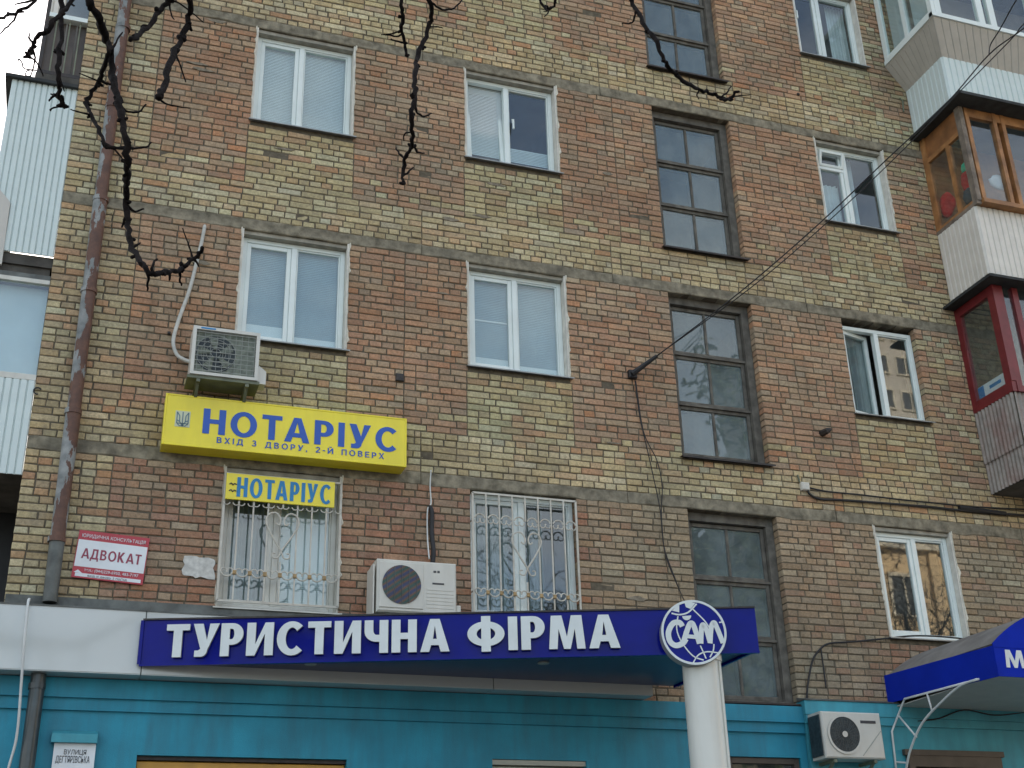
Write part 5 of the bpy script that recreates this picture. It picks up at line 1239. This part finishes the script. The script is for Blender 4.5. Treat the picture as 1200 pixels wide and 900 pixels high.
branch([(503,0),(506,15),(503,32),(494,55),(487,75),(486,95),(485,115),(482,135),(483,155),(483,172),(476,185),(473,203),(473,215)], 4.2, 2.6, [(500,-112),(501,-40)], 19, [[(486,120),(488,131),(496,136),(506,133)], [(484,168),(489,178),(497,179)], [(506,4),(518,11),(532,9),(543,-2)], [(475,186),(468,180),(464,173)], [(473,205),(480,200),(484,196)]], .05)
branch([(630,-6),(636,6),(643,11),(651,4),(655,-8)], 2.2, 2.0, [(615,-102),(622,-40)], 20)
branch([(740,0),(748,15),(760,35),(770,50),(778,70),(790,85),(805,97),(820,105),(835,110),(848,117),(856,116),(861,108)], 4.0, 2.4, [(700,-104),(722,-40)], 21, [[(745,12),(743,24),(737,28),(729,27)], [(846,114),(852,108),(856,101)]], -.05)

# ------------------------------------------------------------------ ground and what stands across the street
def sheet(name, x0, x1, y0, y1, z, mat):
    m = MB(); m.add([(x0,y0,z),(x1,y0,z),(x1,y1,z),(x0,y1,z)], [(0,1,2,3)]); return struct(m.build(name, mat))
sheet('ground', -400, 400, -400, 400, -.14, 'soil')
m = MB(); m.box(-60, 60, -13.2, .3, -.12, .0); struct(m.build('pavement', 'paving'))
sheet('road', -150, 150, -21.5, -13.45, -.13, 'asphalt')
m = MB(); m.box(-60, 60, -13.45, -13.2, -.13, .005); struct(m.build('kerb', 'kerb'))
m = MB(); m.box(-60, 60, -29.5, -21.5, -.12, .0); struct(m.build('far_pavement', 'paving'))
for k in range(14):
    m = MB(); m.add([(-40+k*6,-17.55,-.126),(-37+k*6,-17.55,-.126),(-37+k*6,-17.4,-.126),(-40+k*6,-17.4,-.126)], [(0,1,2,3)]); struct(m.build('road_marking', 'line'))
def block(name, label, x0, x1, y, depth, h, wallmat, nx, nz, zb, roof, ww=1.3, wh=1.7, pil=True):
    t = thing(name, label, 'building', ((x0+x1)/2, y-depth/2, 0))
    m = MB(); m.box(x0, x1, y-depth, y, -.13, h); wl = m.build('wall', wallmat, t)
    dx = (x1-x0)/nx; dz = (h-zb)/nz
    for i in range(nx):
        for k in range(nz):
            cx, cz = x0+dx*(i+.5), zb+dz*(k+.5); m = MB()
            rect = lambda a, b, c, d, y0, y1: m.box(a, b, y0, y1, c, d)
            rect(cx-ww/2-.12, cx-ww/2, cz-wh/2, cz+wh/2, y, y+.08); rect(cx+ww/2, cx+ww/2+.12, cz-wh/2, cz+wh/2, y, y+.08); rect(cx-ww/2-.12, cx+ww/2+.12, cz+wh/2, cz+wh/2+.15, y, y+.1); rect(cx-ww/2-.15, cx+ww/2+.15, cz-wh/2-.1, cz-wh/2, y, y+.14); rect(cx-.04, cx+.04, cz-wh/2, cz+wh/2, y+.01, y+.05)
            w = m.build('window', 'white_trim', t)
            m = MB(); m.box(cx-ww/2, cx+ww/2, y, y+.02, cz-wh/2, cz+wh/2); m.build('pane', 'far_pane', w)
    if pil:
        for i in range(nx+1):
            m = MB(); m.box(x0+dx*i-.22, x0+dx*i+.22, y, y+.16, 0, h-.01); m.build('pilaster', wallmat, t)
    m = MB(); m.box(x0-.3, x1+.3, y-depth-.3, y+.35, h, h+.3); m.build('cornice', 'white_trim', t)
    if roof:
        m = MB(); a = h+.3; m.add([(x0-.4,y-depth-.4,a),(x1+.4,y-depth-.4,a),(x1+.4,y+.45,a),(x0-.4,y+.45,a),(x0+4,y-depth/2,a+roof),(x1-4,y-depth/2,a+roof)], [(3,2,1,0),(0,1,5,4),(2,3,4,5),(1,2,5),(3,0,4)]); m.build('roof', 'roof_red', t)
    return t
block('facing_building', 'cream building with pilasters mirrored in the low right window', 24.8, 54, -32, 12, 17.5, 'cream', 9, 4, 1.2, 4.5)
block('far_tower', 'pale panel tower mirrored faintly in the swung-sash window', 47, 62, -62, 14, 48, 'pale_wall', 6, 15, 3, 0, 1.6, 1.5, False)
def crown(c, rx, rz, n, seed, leafy=False):
    q = random.Random(seed); m = MB(); clumps = [Vector((q.gauss(0,.45), q.gauss(0,.45), q.gauss(0,.42))) for _ in range(34)]
    for i in range(n):
        k = q.choice(clumps); p = Vector((c[0]+(k.x+q.gauss(0,.13))*rx, c[1]+(k.y+q.gauss(0,.13))*rx, c[2]+(k.z+q.gauss(0,.13))*rz))
        u = Vector((q.uniform(-1,1), q.uniform(-1,1), q.uniform(-.6,1.2))).normalized(); v = u.orthogonal().normalized(); s = q.uniform(.25, .55); wd = q.uniform(.008, .02)
        if leafy: s, wd = q.uniform(.12, .26), q.uniform(.05, .11)
        m.add([p-u*s-v*wd, p-u*s+v*wd, p+u*s+v*wd*.4, p+u*s-v*wd*.4], [(0,1,2,3)])
    return m
for i, (x, y, h, rx, l) in enumerate(((9.5,-24,13,3.2,'bare street tree mirrored in the lower grilled window'), (18.4,-26,17.5,4.4,'tall dark evergreen street tree mirrored in the lowest stair window'), (24.6,-25.5,15,2.8,'slender bare street tree in front of the cream building'))):
    t = thing('street_tree', l, 'tree', (x, y, 0), 'trees across the street')
    q = random.Random(60+i); m = tube_obj('trunk', [(x,y,-.1), (x+.1,y,h*.25), (x-.1,y+.1,h*.55), (x,y,h*.85)], [.24,.19,.13,.05], 10, 5, .02, i)
    for k in range(9):
        a = q.uniform(0, 6.28); z = h*q.uniform(.35,.7); tube_obj('l', [(x,y,z), (x+math.cos(a)*rx*.4,y+math.sin(a)*rx*.4,z+h*.10), (x+math.cos(a)*rx*.8,y+math.sin(a)*rx*.8,z+h*.2)], [.08,.05,.015], 7, 4, .02, k, m)
    m.build('trunk', 'bark', t, smooth=True)
    crown((x,y,h*.66), rx, h*.40, 9000 if i == 1 else 2600, 70+i, i == 1).build('crown', 'leaf' if i == 1 else 'bark', t)
